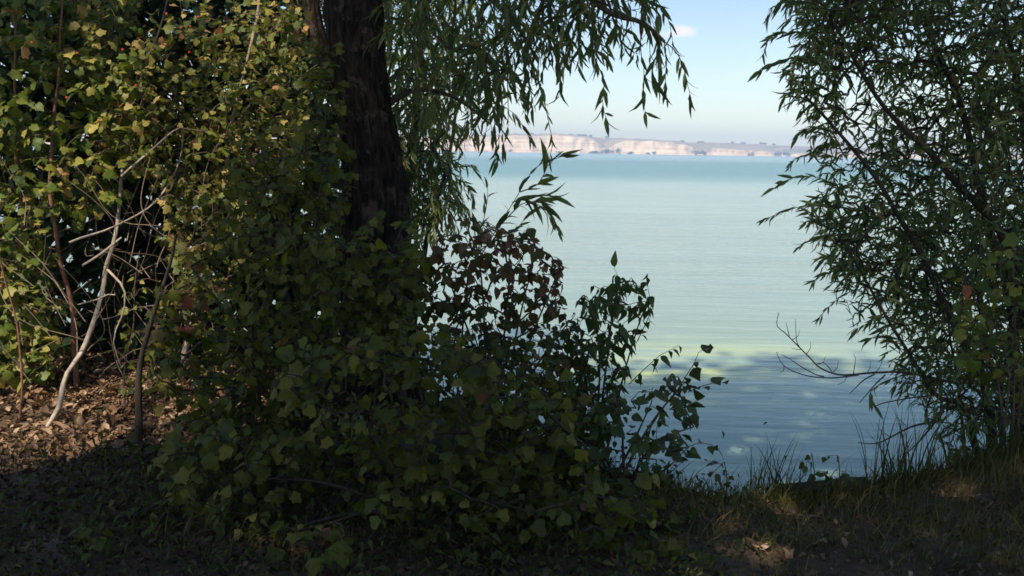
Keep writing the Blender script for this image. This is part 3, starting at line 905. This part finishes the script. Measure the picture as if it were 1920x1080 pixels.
tg = np.concatenate([
    sample_region([(130, -60), (430, -60), (560, -60), (600, 60), (590, 200), (560, 360), (440, 430), (330, 400), (260, 330), (170, 230)], 5.7, 6.9, 1600, r, .3),
    sample_region([(350, 330), (480, 380), (470, 560), (360, 560), (300, 440)], 5.7, 6.6, 220, r)])
haw = plant('hawthorn_shrub', 'sunlit olive-leaved shrub with pale crooked stem and scattered red berries', 'shrub', 'maple', M['haw'], M['bark_pale'],
      [(s_pale, .017, .003), (sp2, .007, .003), (sp3, .007, .005), (sp4, .006, .004), (sp5, .005, .003), (sp6, .005, .004), (sp7, .006, .004), (sp8, .02, .006)],
      tg, .043, 'flat', nleaf=12, tint=.5, tsd=.15, seed=12, twig_len=.32, maxr=.0045, tip_r=.0013, lump=.5, twig_bark=M['bark_twig'])
# a tangle of thin bare twigs low in the thicket
tn = Tubes()
for _ in range(120):
    a0 = at(r.uniform(40, 420), r.uniform(420, 740), r.uniform(5.5, 6.6))
    dr = unit(np.array([r.normal(0, .7), r.normal(0, .4), r.uniform(.2, 1.2)])); ln_ = r.uniform(.2, .8)
    Lt = smooth_line(np.array([a0, a0 + dr * ln_ * .5 + r.normal(0, .07, 3), a0 + dr * ln_ + r.normal(0, .10, 3)]), .04, .035, r)
    tn.add(Lt, np.linspace(r.uniform(.0015, .004), .001, len(Lt)), 5)
o = link('bare_twigs', tn.mesh('bare_twigs'), M['stick'], haw); o['kind'] = 'stuff'
# red berries
def ico(name, rad, seed_):
    rr = np.random.default_rng(seed_)
    import bmesh
    bm = bmesh.new(); bmesh.ops.create_icosphere(bm, subdivisions=1, radius=rad)
    for v in bm.verts:
        v.co *= 1 + rr.uniform(-.07, .07)
    me = bpy.data.meshes.new(name); bm.to_mesh(me); bm.free()
    return me
m, N, L, o = new_mat('berry_red'); p = N.new('ShaderNodeBsdfPrincipled'); p.inputs['Base Color'].default_value = (.62, .06, .03, 1); p.inputs['Roughness'].default_value = .3; L.new(p.outputs[0], o.inputs[0])
bmesh_ = ico('berry', .008, 3); bmesh_.materials.append(m)
for (x, y) in [(312, 26), (372, 32), (357, 50), (340, 52), (394, 94), (230, 93), (355, 98), (311, 84), (60, 80), (145, 100), (457, 173), (512, 293), (450, 62), (498, 80), (545, 94), (578, 401), (255, 160), (125, 183), (520, 60), (470, 400)]:
    link('berry', bmesh_, None, haw, loc=Vector(at(x, y, 5.45 + .1 * r.uniform())) - haw.location)

# slim dark sapling and a yellow-leaved one in front of the litter
r = np.random.default_rng(33)
s1 = foot(pl([(258, 872), (262, 800), (266, 700), (285, 600), (310, 520), (330, 440)], 4.85))
plant('sapling', 'slim dark upright sapling stem in shade before the leaf litter', 'sapling', 'maple', M['maple_dark'], M['bark_dark'], [(s1, .022, .006)],
      sample_region([(260, 560), (360, 480), (420, 560), (400, 680), (300, 700), (250, 640)], 4.6, 5.1, 30, r), .065, 'flat', nleaf=6, tint=.5, seed=13, singles=120)
s1 = foot(pl([(232, 770), (236, 700), (245, 620), (250, 540), (262, 470)], 5.75))
plant('sapling', 'young sapling with small bright yellow-green leaves beside the pale stem', 'sapling', 'ovate', M['yellow'], M['bark_twig'], [(s1, .008, .003)],
      sample_region([(205, 560), (300, 480), (330, 560), (310, 700), (250, 740), (215, 720)], 5.4, 5.9, 42, r), .042, 'flat', nleaf=6, tint=.42, tsd=.15, seed=14, singles=160)

# dark shrubs behind the thicket, at the water's edge
r = np.random.default_rng(35)
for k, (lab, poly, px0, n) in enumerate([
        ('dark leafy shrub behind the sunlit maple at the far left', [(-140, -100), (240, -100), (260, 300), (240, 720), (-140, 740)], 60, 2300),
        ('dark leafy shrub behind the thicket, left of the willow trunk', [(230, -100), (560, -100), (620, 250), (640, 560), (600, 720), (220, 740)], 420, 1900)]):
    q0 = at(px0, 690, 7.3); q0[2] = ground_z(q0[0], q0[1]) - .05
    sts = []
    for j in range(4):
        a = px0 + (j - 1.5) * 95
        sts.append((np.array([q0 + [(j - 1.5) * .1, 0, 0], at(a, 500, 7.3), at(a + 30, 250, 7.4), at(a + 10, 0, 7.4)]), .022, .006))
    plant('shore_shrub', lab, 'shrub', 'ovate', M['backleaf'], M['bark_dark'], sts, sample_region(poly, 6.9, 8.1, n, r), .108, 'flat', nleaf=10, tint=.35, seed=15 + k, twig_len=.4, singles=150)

# ------------------------------------------------------------------ shaded shrubs in front
r = np.random.default_rng(41)
def shrub_stems(px, py, Y, tops, r0=.012, r1=.004):
    q = at(px, py, Y); q[2] = ground_z(q[0], q[1]) - .05
    out = []
    for i, (a, c, d) in enumerate(tops):
        e = at(a, c, d); m1 = q * .55 + e * .45 + np.array([0, 0, .12])
        out.append((np.array([q + [(i - len(tops) / 2) * .04, .02 * i, 0], m1, e]), r0, r1))
    return out
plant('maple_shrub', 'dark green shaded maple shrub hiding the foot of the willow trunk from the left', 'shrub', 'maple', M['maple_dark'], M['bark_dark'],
      shrub_stems(560, 880, 4.8, [(360, 500, 4.7), (470, 430, 4.8), (560, 440, 4.9), (680, 430, 5.0), (750, 430, 5.0), (530, 330, 5.3), (615, 160, 5.5), (420, 640, 4.5)]),
      np.concatenate([sample_region([(290, 580), (340, 480), (430, 400), (540, 420), (620, 430), (650, 520), (740, 530), (775, 450), (800, 480), (810, 700), (640, 860), (470, 860), (330, 840), (280, 740)], 4.4, 5.4, 1000, r, .3),
                      sample_region([(575, 90), (625, 60), (655, 200), (670, 440), (590, 440)], 5.3, 5.75, 90, r),
                      sample_region([(430, 300), (610, 250), (640, 420), (420, 480)], 5.0, 5.6, 190, r),
                      sample_region([(600, 400), (700, 380), (780, 400), (780, 480), (600, 480)], 4.9, 5.4, 16, r),
                      sample_region([(560, 470), (640, 450), (770, 440), (800, 560), (780, 700), (560, 700)], 4.6, 5.3, 220, r, .35)]),
      .045, 'flat', nleaf=13, tint=.45, tsd=.13, seed=21, maxr=.007)
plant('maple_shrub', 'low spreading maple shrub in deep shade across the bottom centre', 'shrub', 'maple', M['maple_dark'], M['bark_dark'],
      shrub_stems(830, 1090, 3.95, [(600, 760, 4.0), (760, 640, 4.3), (900, 700, 4.2), (1050, 800, 4.2), (1200, 940, 4.0), (620, 980, 3.7), (1000, 960, 3.7), (420, 900, 4.1), (480, 1000, 3.8)]),
      np.concatenate([sample_region([(520, 660), (800, 580), (900, 660), (1010, 720), (1090, 780), (1130, 880), (1250, 950), (1280, 1130), (500, 1130), (480, 960), (540, 880)], 3.6, 4.6, 1050, r, .3),
                      sample_region([(270, 830), (420, 790), (560, 800), (560, 1100), (340, 1100), (290, 960)], 3.7, 4.5, 230, r),
                      sample_region([(1080, 880), (1290, 950), (1340, 1100), (1080, 1100)], 3.6, 4.1, 60, r),
                      sample_region([(840, 620), (1040, 650), (1130, 800), (900, 820)], 4.3, 4.8, 150, r),
                      sample_region([(700, 640), (900, 650), (1080, 800), (1080, 1000), (700, 1000)], 3.8, 4.5, 220, r)]),
      .048, 'flat', nleaf=13, tint=.43, tsd=.13, seed=22, maxr=.007)
plant('red_leaved_shrub', 'shrub with dull purple-red and green oval leaves right of the trunk', 'shrub', 'ovate', M['red_shrub'], M['bark_twig'],
      shrub_stems(930, 880, 5.0, [(830, 480, 5.0), (890, 420, 5.05), (960, 440, 5.0), (1000, 500, 4.9), (1050, 500, 4.9), (1070, 600, 4.9)], .010, .003),
      np.concatenate([sample_region([(800, 460), (880, 400), (990, 440), (1060, 500), (1050, 570), (1090, 630), (1120, 760), (1120, 860), (960, 860), (830, 760), (790, 580)], 4.7, 5.4, 760, r)]),
      .045, 'droop', nleaf=9, tint=.5, tsd=.2, seed=23, maxr=.006, tint_fn=lambda q: .6 - .25 * max(0, (q[0] - .28) * 3) if q[2] > .9 else .32,
      extra=[(pl([(1040, 520), (1050, 500), (1053, 488)], 4.9), .003, .001, 7, 'droop', .75), (pl([(960, 450), (985, 435), (992, 425)], 5), .003, .001, 7, 'droop', .5)])
ex = []
for pts in [[(880, 520), (930, 430), (965, 375), (1000, 318), (1032, 300)], [(935, 425), (985, 380), (1020, 395), (1047, 432)], [(960, 380), (1000, 365), (1035, 368)],
            [(870, 500), (905, 420), (915, 360), (905, 340)], [(975, 360), (1010, 345), (1030, 305), (1055, 292)], [(900, 470), (930, 450), (965, 432), (985, 408)], [(985, 385), (1015, 375), (1030, 400), (1040, 420)]]:
    strand(pts, 11, 5.3, .004, 'spray')
q = at(870, 860, 5.3); q[2] = ground_z(q[0], q[1]) - .05
plant('willow_sapling', 'thin willow sapling with long narrow leaves rising above the red-leaved shrub', 'sapling', 'willow', M['willow'], M['bark_twig'],
      [(np.array([q, at(860, 700, 5.3), at(872, 560, 5.3), at(880, 500, 5.3)]), .008, .004)], np.zeros((0, 3)), .10, 'spray', extra=ex, tint=.4, seed=24)
r = np.random.default_rng(43)
plant('pointed_leaf_sapling', 'sapling with drooping pointed dark leaves standing out against the lake', 'sapling', 'pointed', M['pointed'], M['bark_twig'],
      shrub_stems(1130, 890, 4.9, [(1110, 560, 4.9), (1150, 520, 4.9), (1200, 600, 4.85), (1090, 640, 4.9)], .008, .003),
      sample_region([(1060, 600), (1100, 540), (1150, 520), (1210, 530), (1220, 600), (1180, 640), (1170, 740), (1130, 840), (1060, 840)], 4.65, 5.1, 240, r), .056, 'droop', nleaf=11, tint=.4, seed=25, twig_len=.25, maxr=.005,
      extra=[(pl([(1195, 640), (1220, 580), (1214, 540), (1214, 512)], 4.85), .003, .001, 14, 'droop', .4), (pl([(1130, 600), (1150, 540), (1160, 515), (1152, 503)], 4.85), .003, .001, 12, 'droop', .4),
             (pl([(1180, 720), (1200, 700), (1240, 665), (1262, 655), (1272, 648)], 4.8), .003, .001, 10, 'droop', .4)])
gl = plant('poplar_sapling', 'poplar sapling with broad rounded leaves reaching over the water', 'sapling', 'ovate', M['poplar'], M['bark_twig'],
      shrub_stems(1170, 960, 4.55, [(1220, 760, 4.6), (1280, 720, 4.6), (1300, 800, 4.55), (1150, 740, 4.6), (1230, 860, 4.5)], .009, .003),
      sample_region([(1060, 740), (1180, 740), (1250, 690), (1300, 700), (1310, 760), (1270, 800), (1300, 850), (1260, 900), (1060, 900)], 4.35, 4.85, 125, r), .049, 'flat', nleaf=7, tint=.45, tsd=.13, seed=26, twig_len=.22, maxr=.005,
      extra=[(pl([(1265, 740), (1290, 700), (1308, 672), (1312, 655), (1326, 650)], 4.6), .003, .001, 10, 'flat', .4), (pl([(1290, 735), (1320, 722), (1345, 718), (1356, 716)], 4.6), .003, .001, 6, 'flat', .62),
             (pl([(1250, 880), (1290, 840), (1320, 830), (1350, 842)], 4.5), .003, .001, 9, 'flat', .45), (pl([(1270, 780), (1300, 770), (1308, 785)], 4.6), .003, .001, 5, 'flat', .4)])
r = np.random.default_rng(44)
plant('maple_shrub', 'thin maple with yellowing and orange leaves before the right-hand willow', 'shrub', 'maple', M['yellow'], M['bark_twig'],
      shrub_stems(1900, 900, 5.05, [(1860, 600, 5), (1820, 540, 5), (1900, 480, 5), (1930, 620, 5)], .008, .003),
      sample_region([(1780, 520), (1850, 460), (1940, 420), (2000, 700), (1900, 740), (1800, 690)], 4.8, 5.2, 110, r), .05, 'flat', nleaf=5, tint=.5, tsd=.2, seed=27, maxr=.005, singles=150)
# low seedlings on the dark ground at the bottom and on the bank
for k, (x, y, Y, h, lf, n, lab, mt, kd) in enumerate([
        (180, 1075, 3.62, .14, .07, 7, 'low maple seedling in deep shade at the bottom left corner', 'maple_dark', 'maple'),
        (640, 1100, 3.45, .22, .075, 12, 'low maple seedling at the bottom edge below the trunk', 'maple_dark', 'maple'),
        (1480, 878, 4.95, .26, .036, 12, 'small upright seedling with round leaves at the bank edge by the tall grass', 'poplar', 'ovate'),
        (1530, 878, 4.95, .24, .038, 18, 'bushier small seedling with round leaves at the bank edge near the dark log', 'poplar', 'ovate'),
        (1345, 905, 4.72, .22, .05, 8, 'seedling with a dull red leaf at the bank edge beside the poplar sapling', 'red_shrub', 'ovate'),
        (420, 1000, 4.0, .12, .06, 7, 'dim maple seedling on the dark ground below the sapling', 'maple_dark', 'maple'),
        (1290, 1060, 3.7, .14, .06, 9, 'maple seedling at the right end of the low maple shrub', 'maple_dark', 'maple')]):
    q = at(x, y, Y)
    if 'bank edge' in lab:
        q[1] = float(edge_y(np.array(q[0]))) - .05
    q[2] = ground_z(q[0], q[1]) - .03
    tops = q + np.stack([r.uniform(-.09, .09, 5), r.uniform(-.06, .06, 5), r.uniform(.5, 1, 5) * h], -1)
    plant('seedling', lab, 'seedling', kd, M[mt], M['bark_twig'], [(np.array([q, q + [.01, 0, h * .5], q + [-.01, 0, h]]), .004, .002)], tops, lf, 'flat', nleaf=max(3, n // 3), tint=.5, tsd=.07, tsd_twig=.05, seed=60 + k, twig_len=.1, singles=40, tip_r=.0012)

# ------------------------------------------------------------------ tall trees behind the viewpoint (they cast the shade)
LIT = [(-500, 100), (30, 110), (120, 60), (220, -10), (300, -600), (520, -600), (550, -20), (575, 120), (530, 260), (440, 420), (320, 540), (275, 690), (400, 760), (400, 810), (230, 860), (0, 915), (-500, 930)]
SPOT = [(1375, 1000), (1490, 1000), (1490, 1055), (1385, 1055)]
GLIT = [(-500, 700), (560, 700), (560, 790), (420, 820), (250, 850), (60, 905), (-500, 940)]
def keep_shade(P, rr):
    t = (5.8 - P[:, 1]) / -SDIR[1]                      # travel against the light to the plane of the thicket
    hit = P - SDIR * t[:, None]
    px, py, _ = proj(hit)
    lit = in_poly(px, py, LIT)
    hg = P - SDIR * (P[:, 2] / SDIR[2])[:, None]         # where its shadow falls on the ground
    gx2, gy2, _ = proj(hg)
    lit |= in_poly(gx2, gy2, GLIT) & (hg[:, 1] > 3)
    lit |= in_poly(gx2, gy2, SPOT) & (hg[:, 1] > 3)
    lit &= (vnoise(P * .9 + 31) < .66) & (rr.uniform(0, 1, len(P)) < .97)
    tw2 = (P[:, 2] - WATER_Z) / SDIR[2]
    wy = P - SDIR * tw2[:, None]
    far = wy[:, 1] > 11.6 + .35 * vnoise(np.stack([wy[:, 0] * 1.3, wy[:, 1] * 1.3, wy[:, 0] * 0], -1)) + .25 * (wy[:, 0] - 1.5)
    return ~lit & ~far
for k, (lab, bxy, cc, rad, n) in enumerate([
        ('tall broadleaf tree behind the viewpoint, on the left', (-6.2, -3.4), (-5.4, -2.4, 10.0), (3.4, 3.0, 6.0), 2000),
        ('tall broadleaf tree directly behind the viewpoint', (-1.6, -4.2), (-1.8, -2.6, 10.8), (3.6, 3.0, 6.2), 1650),
        ('tall broadleaf tree behind the viewpoint, on the right', (2.9, -3.8), (2.6, -2.4, 9.8), (3.8, 3.2, 6.4), 1500)]):
    rr = np.random.default_rng(90 + k)
    q = unit(rr.normal(0, 1, (n, 3))) * (rr.uniform(0, 1, (n, 1)) ** .33)
    P = np.array(cc) + q * np.array(rad)
    P = P[keep_shade(P, rr)]
    z0 = ground_z(*bxy)
    bp = np.array([bxy[0], bxy[1], float(z0) - .1])
    root = thing('shade_tree', lab, 'tree', bp, 'tall trees behind the viewpoint')
    tb = Tubes(); Lm = smooth_line(np.array([bp, bp + [.1, .1, 3], bp + [.3, .5, 6], np.array(cc) + [0, 0, 1.5]]), .2, .05, rr)
    tb.add(Lm, np.linspace(.26, .07, len(Lm)), 12, .15)
    link('trunk', tb.mesh('trunk'), M['bark_dark'], root)
    lb = Tubes()
    for j in range(26):
        e = P[rr.integers(len(P))]; s0 = Lm[rr.integers(len(Lm) // 3, len(Lm))]
        Lb = smooth_line(np.array([s0, (s0 + e) / 2 + [0, 0, .4], e]), .3, .05, rr)
        lb.add(Lb, np.linspace(.05, .012, len(Lb)), 6)
    o = link('limbs', lb.mesh('limbs'), M['bark_dark'], root); o['kind'] = 'stuff'
    lv = Leaves('crown')
    reps = 5
    C = np.repeat(P, reps, 0) + rr.normal(0, .16, (len(P) * reps, 3))
    C = C[keep_shade(C, rr)]
    lv.add(C, rr.normal(0, 1, C.shape) + [0, 0, -.5], rr.normal(0, .7, C.shape) + SDIR * 1.0, rr.uniform(.15, .30, len(C)), rr.uniform(0, 1, len(C)))
    lv.pack()
    o = link('crown', lv.mesh('crown', np.ones(len(lv.p), bool)), M['crown'][0], root); o['kind'] = 'stuff'

# ------------------------------------------------------------------ ground cover
r = np.random.default_rng(51)
lv = Leaves('dry')
def litter(n, x0, x1, y0, y1, s0, s1, tm, ts):
    x, y = r.uniform(x0, x1, n), r.uniform(y0, y1, n)
    k = y < edge_y(x) + .1
    x, y = x[k], y[k]; n = len(x)
    z = ground_z(x, y) + r.uniform(.004, .03, n)
    ax = np.stack([r.normal(0, 1, n), r.normal(0, 1, n), r.normal(0, .25, n)], -1)
    nm = np.stack([r.normal(0, .35, n), r.normal(0, .35, n), np.ones(n)], -1)
    lv.add(np.stack([x, y, z], -1), ax, nm, r.uniform(s0, s1, n), r.normal(tm, ts, n))
litter(20000, -4.8, -.6, 4.75, 7.8, .016, .045, .5, .27)
litter(1500, -4.8, -.6, 4.75, 7.4, .045, .085, .65, .25)
litter(9000, -4.5, .4, 3.0, 4.9, .018, .045, .05, .16)  # lower tint puts the front ground's shade into the leaf colour
litter(2200, .4, 2.8, 3.0, 5.2, .015, .035, .3, .25)
litter(1200, -8, 6, -4, 3.2, .04, .08, .4, .25)
lv.pack()
lt = link('leaf_litter', lv.mesh('leaf_litter', np.ones(len(lv.p), bool)), M['litter'][0]); lt['kind'] = 'stuff'; lt['label'] = 'brown fallen leaves covering the bank under the trees'

r_ = np.random.default_rng(58)
uc = Leaves('pointed')
nu = 13000
xu, yu = r_.uniform(-3.4, 1.3, nu), r_.uniform(2.9, 4.75, nu)
ku = vnoise(np.stack([xu * 1.7, yu * 1.7, xu * 0 + 40], -1)) + r_.uniform(-.5, .5, nu) > -.25
ku &= yu < 4.75 + .25 * np.clip(xu + 2.2, -1, .6) 
xu, yu = xu[ku], yu[ku]; nu = len(xu)
hu = r_.gamma(2, .035, nu)
uc.add(np.stack([xu, yu, ground_z(xu, yu) + .01 + hu], -1), np.stack([r_.normal(0, 1, nu), r_.normal(0, 1, nu), r_.normal(-.2, .4, nu)], -1), np.stack([r_.normal(0, .5, nu), r_.normal(-.2, .5, nu), np.ones(nu)], -1), r_.uniform(.010, .030, nu) * (1 + .5 * (hu > .1)), r_.normal(.12, .16, nu))
uc.pack()
ug = link('undergrowth', uc.mesh('undergrowth', np.ones(nu, bool)), M['maple_dark'][0]); ug['kind'] = 'stuff'; ug['label'] = 'low dark leafy weeds covering the shaded ground in front'

def grass_mesh(name, P, Hh, W, lean, tint, rr, seg=4):
    n = len(P)
    az = rr.uniform(0, 2 * math.pi, n)
    d = np.stack([np.cos(az), np.sin(az), 0 * az], -1); sd = np.stack([-np.sin(az + 1.0), np.cos(az + 1.0), 0 * az], -1)
    vv = []
    for i in range(seg + 1):
        t = i / seg
        c = P + np.array([0, 0, 1]) * (Hh * t * (1 - .25 * lean * t))[:, None] + d * (Hh * lean * t * t)[:, None]
        wd = (W * (1 - t) ** .7)[:, None]
        vv += [c - sd * wd, c + sd * wd]
    V = np.stack(vv, 1)
    k = 2 * (seg + 1)
    f = np.array([(2 * i, 2 * i + 1, 2 * i + 3, 2 * i + 2) for i in range(seg)])
    F = (f[None] + (np.arange(n) * k)[:, None, None]).reshape(-1, 4)
    return fast_mesh(name, V.reshape(-1, 3), None, F, np.repeat(np.clip(tint, 0, 1), seg))

def scatter(n, x0, x1, y0, y1, rr, off=.12):
    x, y = rr.uniform(x0, x1, n), rr.uniform(y0, y1, n)
    k = y < edge_y(x) + off
    x, y = x[k], y[k]
    return np.stack([x, y, ground_z(x, y) - .01], -1)
P1 = scatter(30000, .3, 4.5, 2.8, 5.9, r)
dens = vnoise(P1 * [1.8, 1.8, 0] + 3) + .9 * (P1[:, 0] - 1.7) - .5 * (edge_y(P1[:, 0]) - P1[:, 1]) + r.uniform(-.5, .5, len(P1))
P1 = P1[dens > -.1]
P2 = scatter(26000, -4.5, 1.2, 2.8, 5.0, r)
P2 = P2[vnoise(P2 * [1.5, 1.5, 0] + 9) + r.uniform(-.6, .6, len(P2)) > .15]
x = r.uniform(.3, 3.6, 5000); y = edge_y(x) + r.normal(-.06, .09, 5000)
P3 = np.stack([x, y, ground_z(x, y) - .01], -1)
P3 = P3[(P3[:, 2] > WATER_Z + .1)]
PP = np.concatenate([P1, P2, P3])
hh = np.concatenate([r.gamma(4, .020, len(P1)) * (1 + .8 * np.clip((P1[:, 0] - 2.1) / .7, 0, 1)), r.gamma(4, .016, len(P2)), r.gamma(3, .026, len(P3))])
gr = link('grass', grass_mesh('grass', PP, hh, r.uniform(.0015, .0042, len(PP)), r.uniform(.1, .9, len(PP)), np.clip(r.normal(.45, .2, len(PP)) + .35 * vnoise(PP * [2.2, 2.2, 0] + 20) + .22 * (PP[:, 0] > .6), 0, 1), r), M['grass'][0])
gr['kind'] = 'stuff'; gr['label'] = 'short dark grass growing on the shaded bank'

# tall grass tufts that stand out against the water
for k, (px, py, n, h, w_, lab) in enumerate([
        (1420, 880, 40, .36, .05, 'tall grass tuft at the bank edge left of the round-leaved seedlings'),
        (1372, 880, 14, .32, .03, 'thin upright grass stalks beside the poplar sapling at the bank edge'),
        (1605, 880, 30, .42, .07, 'tall grass stalks at the bank edge right of the dark log'),
        (1645, 878, 40, .52, .08, 'tallest reedy grass tuft on the bank left of the right-hand willow'),
        (1715, 872, 34, .40, .08, 'grass tuft at the foot of the right-hand willow'),
        (1570, 882, 12, .26, .05, 'short fine grass tuft just right of the dark log')]):
    Yp = 4.98 + .05 * k
    q = at(px, py, Yp)
    q[1] = float(edge_y(np.array(q[0]))) - .04; q[2] = ground_z(q[0], q[1]) - .02
    rr = np.random.default_rng(200 + k)
    t_ = thing('grass_tuft', lab, 'grass', q, 'tall grass tufts along the bank edge')
    for j in range(n):
        me = grass_mesh('blade', np.array([[rr.normal(0, w_), rr.normal(0, .03), 0]]), np.array([h * rr.uniform(.45, 1.1)]), np.array([rr.uniform(.0025, .006)]), np.array([rr.uniform(.05, .55)]), np.array([rr.normal(.42, .15)]), rr, 5)
        link('blade', me, M['grass'][0], t_, loc=(0, 0, 0))

# ------------------------------------------------------------------ dead wood and single fallen leaves
def stick(pts, Y, r0, r1, lab, mat='stick'):
    P = pl(pts, Y)
    P[:, 2] = np.maximum(P[:, 2], ground_z(P[:, 0], P[:, 1]) + r0 * .8)
    L_ = smooth_line(P, .03, .008, r); tb = Tubes(); tb.add(L_, np.linspace(r0, r1, len(L_)), 7, .25)
    o = link('fallen_stick', tb.mesh('fallen_stick'), M[mat]); tag(o, lab, 'stick', 'fallen sticks on the litter')
stick([(20, 812), (90, 812), (165, 806)], [5.35, 5.38, 5.4], .014, .008, 'thick fallen stick lying left of the pale leaning stem')
stick([(145, 762), (165, 748), (200, 735)], [6.0, 6.1, 6.2], .011, .007, 'short pale stick beside the reddish stem foot')
stick([(175, 698), (200, 690), (222, 686)], [6.3, 6.35, 6.4], .012, .009, 'pale broken branch piece behind the pale stem')
stick([(42, 800), (55, 780), (64, 768)], [5.6, 5.65, 5.7], .012, .009, 'short broken stick standing up at the left edge of the litter')
stick([(1490, 935), (1560, 915), (1610, 908)], [4.55, 4.7, 4.8], .008, .006, 'light slanting stick in the grass in front of the dark log')
stick([(1455, 972), (1500, 978), (1540, 982)], [4.3, 4.28, 4.26], .004, .003, 'thin pale twig lying on the bare ground at the right')
stick([(380, 830), (430, 812), (470, 806)], [5.1, 5.2, 5.3], .008, .006, 'dim stick on the litter behind the dark maple shrub')

# dark log at the bank edge
q0, q1 = at(1440, 893, 4.8), at(1600, 884, 4.9)
for q in (q0, q1):
    q[1] = float(edge_y(np.array(q[0]))) + .01; q[2] = ground_z(q[0], q[1]) + .055
zz = max(ground_z(q0[0], q0[1]), ground_z(q1[0], q1[1]))
lgp = np.array([q0, q0 * .5 + q1 * .5, q1]); 
lg_root = thing('driftwood_log', 'dark flat-topped log lying along the bank edge below the seedlings', 'log', (q0 + q1) / 2)
tb = Tubes(); Lg = smooth_line(lgp + [0, 0, -.035], .03, .006, r); tb.add(Lg, np.linspace(.042, .036, len(Lg)), 12, .18)
link('log', tb.mesh('log'), M['bark_dark'], lg_root)
for c, s_ in ((Lg[0], -1), (Lg[-1], 1)):
    a = np.arange(12) * 2 * math.pi / 12
    V = np.concatenate([[c], c + np.stack([0 * a, np.cos(a) * .037, np.sin(a) * .037], -1)]); V[:, 0] += s_ * .002
    link('cut_end', fast_mesh('cut_end', V, [(0, i + 1, (i + 1) % 12 + 1) for i in range(12)]), M['stick'], lg_root)

# single pale fallen leaves on the bare ground, tint partly stands for a sunfleck
def fallen(px, py, size, t, var, lab, az):
    d = ray(px, py); tt = (-.0 - CAM_Z) / d[2]; p_ = CAM_P + d * tt
    for _ in range(3):
        tt = (ground_z(p_[0], p_[1]) + .02 - CAM_Z) / d[2]; p_ = CAM_P + d * tt
    key = ('dry', var)
    o = link('fallen_leaf', leaf_template(*key), None, None, loc=Vector(p_))
    o.data.materials[0] if o.data.materials else o.data.materials.append(M['litter'][1])
    o.rotation_euler = (math.radians(random.uniform(5, 25)), math.radians(random.uniform(-15, 15)), az); o.scale = (size,) * 3
    o.color = (t, t, t, 1)
    tag(o, lab, 'leaf', 'single fallen leaves on the bare ground')
_TPL = {}
def leaf_template(kind, var, mat=None):
    key = (kind, var, mat.name if mat else '')
    if key not in _TPL:
        v, f3, f4 = SHAPES[kind][var]
        me = fast_mesh('leaf', v, f3, f4)
        if mat:
            me.materials.append(mat)
        _TPL[key] = me
    return _TPL[key]
fallen(1432, 1032, .095, .9, 0, 'largest pale crumpled fallen leaf on the bare ground at lower right', .4)
fallen(1410, 1024, .06, .9, 1, 'pale curled leaf touching the left side of the largest fallen leaf', 2.2)
fallen(1550, 1018, .05, .95, 2, 'small pale fallen leaf standing on edge right of the largest one', 1.1)
fallen(1478, 1030, .05, .75, 0, 'tan fallen leaf midway between the two palest ones', 3.0)
fallen(1585, 1028, .045, .7, 1, 'tan fallen leaf lying rightmost on the bare ground patch', .2)
fallen(1240, 985, .07, .95, 0, 'pale dry leaf caught at the right edge of the low maple shrub', .9)

# ------------------------------------------------------------------ leaves: the nearest and largest ones singly, the rest joined
CELL = 9.0
allp = []
for i, (root, lv, mats, n) in enumerate(PLANTS):
    c = lv.p + lv.R[:, :, 1] * (lv.s * .5)[:, None]
    px, py, z = proj(c)
    allp.append(np.stack([np.full(len(c), i), np.arange(len(c)), px, py, z, lv.s], -1))
A = np.concatenate(allp)
ok = (A[:, 2] > 0) & (A[:, 2] < 1920) & (A[:, 3] > 0) & (A[:, 3] < 1080) & (A[:, 4] > .3)
A = A[ok]
cell = (A[:, 2] // CELL).astype(int) * 1000 + (A[:, 3] // CELL).astype(int)
order = np.lexsort((A[:, 4], cell))
first = np.ones(len(order), bool); first[1:] = cell[order][1:] != cell[order][:-1]
vis = A[order[first]]
for i, (root, lv, mats, n) in enumerate(PLANTS):
    v = vis[vis[:, 0] == i]
    if len(v) and n:
        sc_ = v[:, 5] / v[:, 4]
        ids = v[np.argsort(-sc_)[:n], 1].astype(int)
        lv.single[ids] = True
        inv = root.location
        for k in ids:
            o = bpy.data.objects.new('leaf', leaf_template(lv.kind, int(lv.var[k]), mats[1]))
            COL.objects.link(o); o.parent = root
            Mx = Matrix([list(row) + [0] for row in (lv.R[k] * lv.s[k])] + [[0, 0, 0, 1]])
            Mx.translation = Vector(lv.p[k]) - inv
            o.matrix_basis = Mx
            o.color = (float(lv.t[k]),) * 3 + (1,)
    if (~lv.single).any():
        f = link('foliage', lv.mesh('foliage', ~lv.single), mats[0], root); f['kind'] = 'stuff'

# ------------------------------------------------------------------ haze over the lake
m, N, L, o = new_mat('haze_air')
pv = N.new('ShaderNodeVolumePrincipled')
pv.inputs['Color'].default_value = (.52, .71, 1.0, 1); pv.inputs['Density'].default_value = .00042; pv.inputs['Anisotropy'].default_value = -.2
L.new(pv.outputs[0], o.inputs['Volume'])
hb = [(-1900, -400, -6), (1900, -400, -6), (1900, 2900, -6), (-1900, 2900, -6), (-1900, -400, 60), (1900, -400, 60), (1900, 2900, 60), (-1900, 2900, 60)]
hz = link('haze', fast_mesh('haze', hb, None, [(0, 3, 2, 1), (4, 5, 6, 7), (0, 1, 5, 4), (1, 2, 6, 5), (2, 3, 7, 6), (3, 0, 4, 7)]), m)
hz['kind'] = 'stuff'
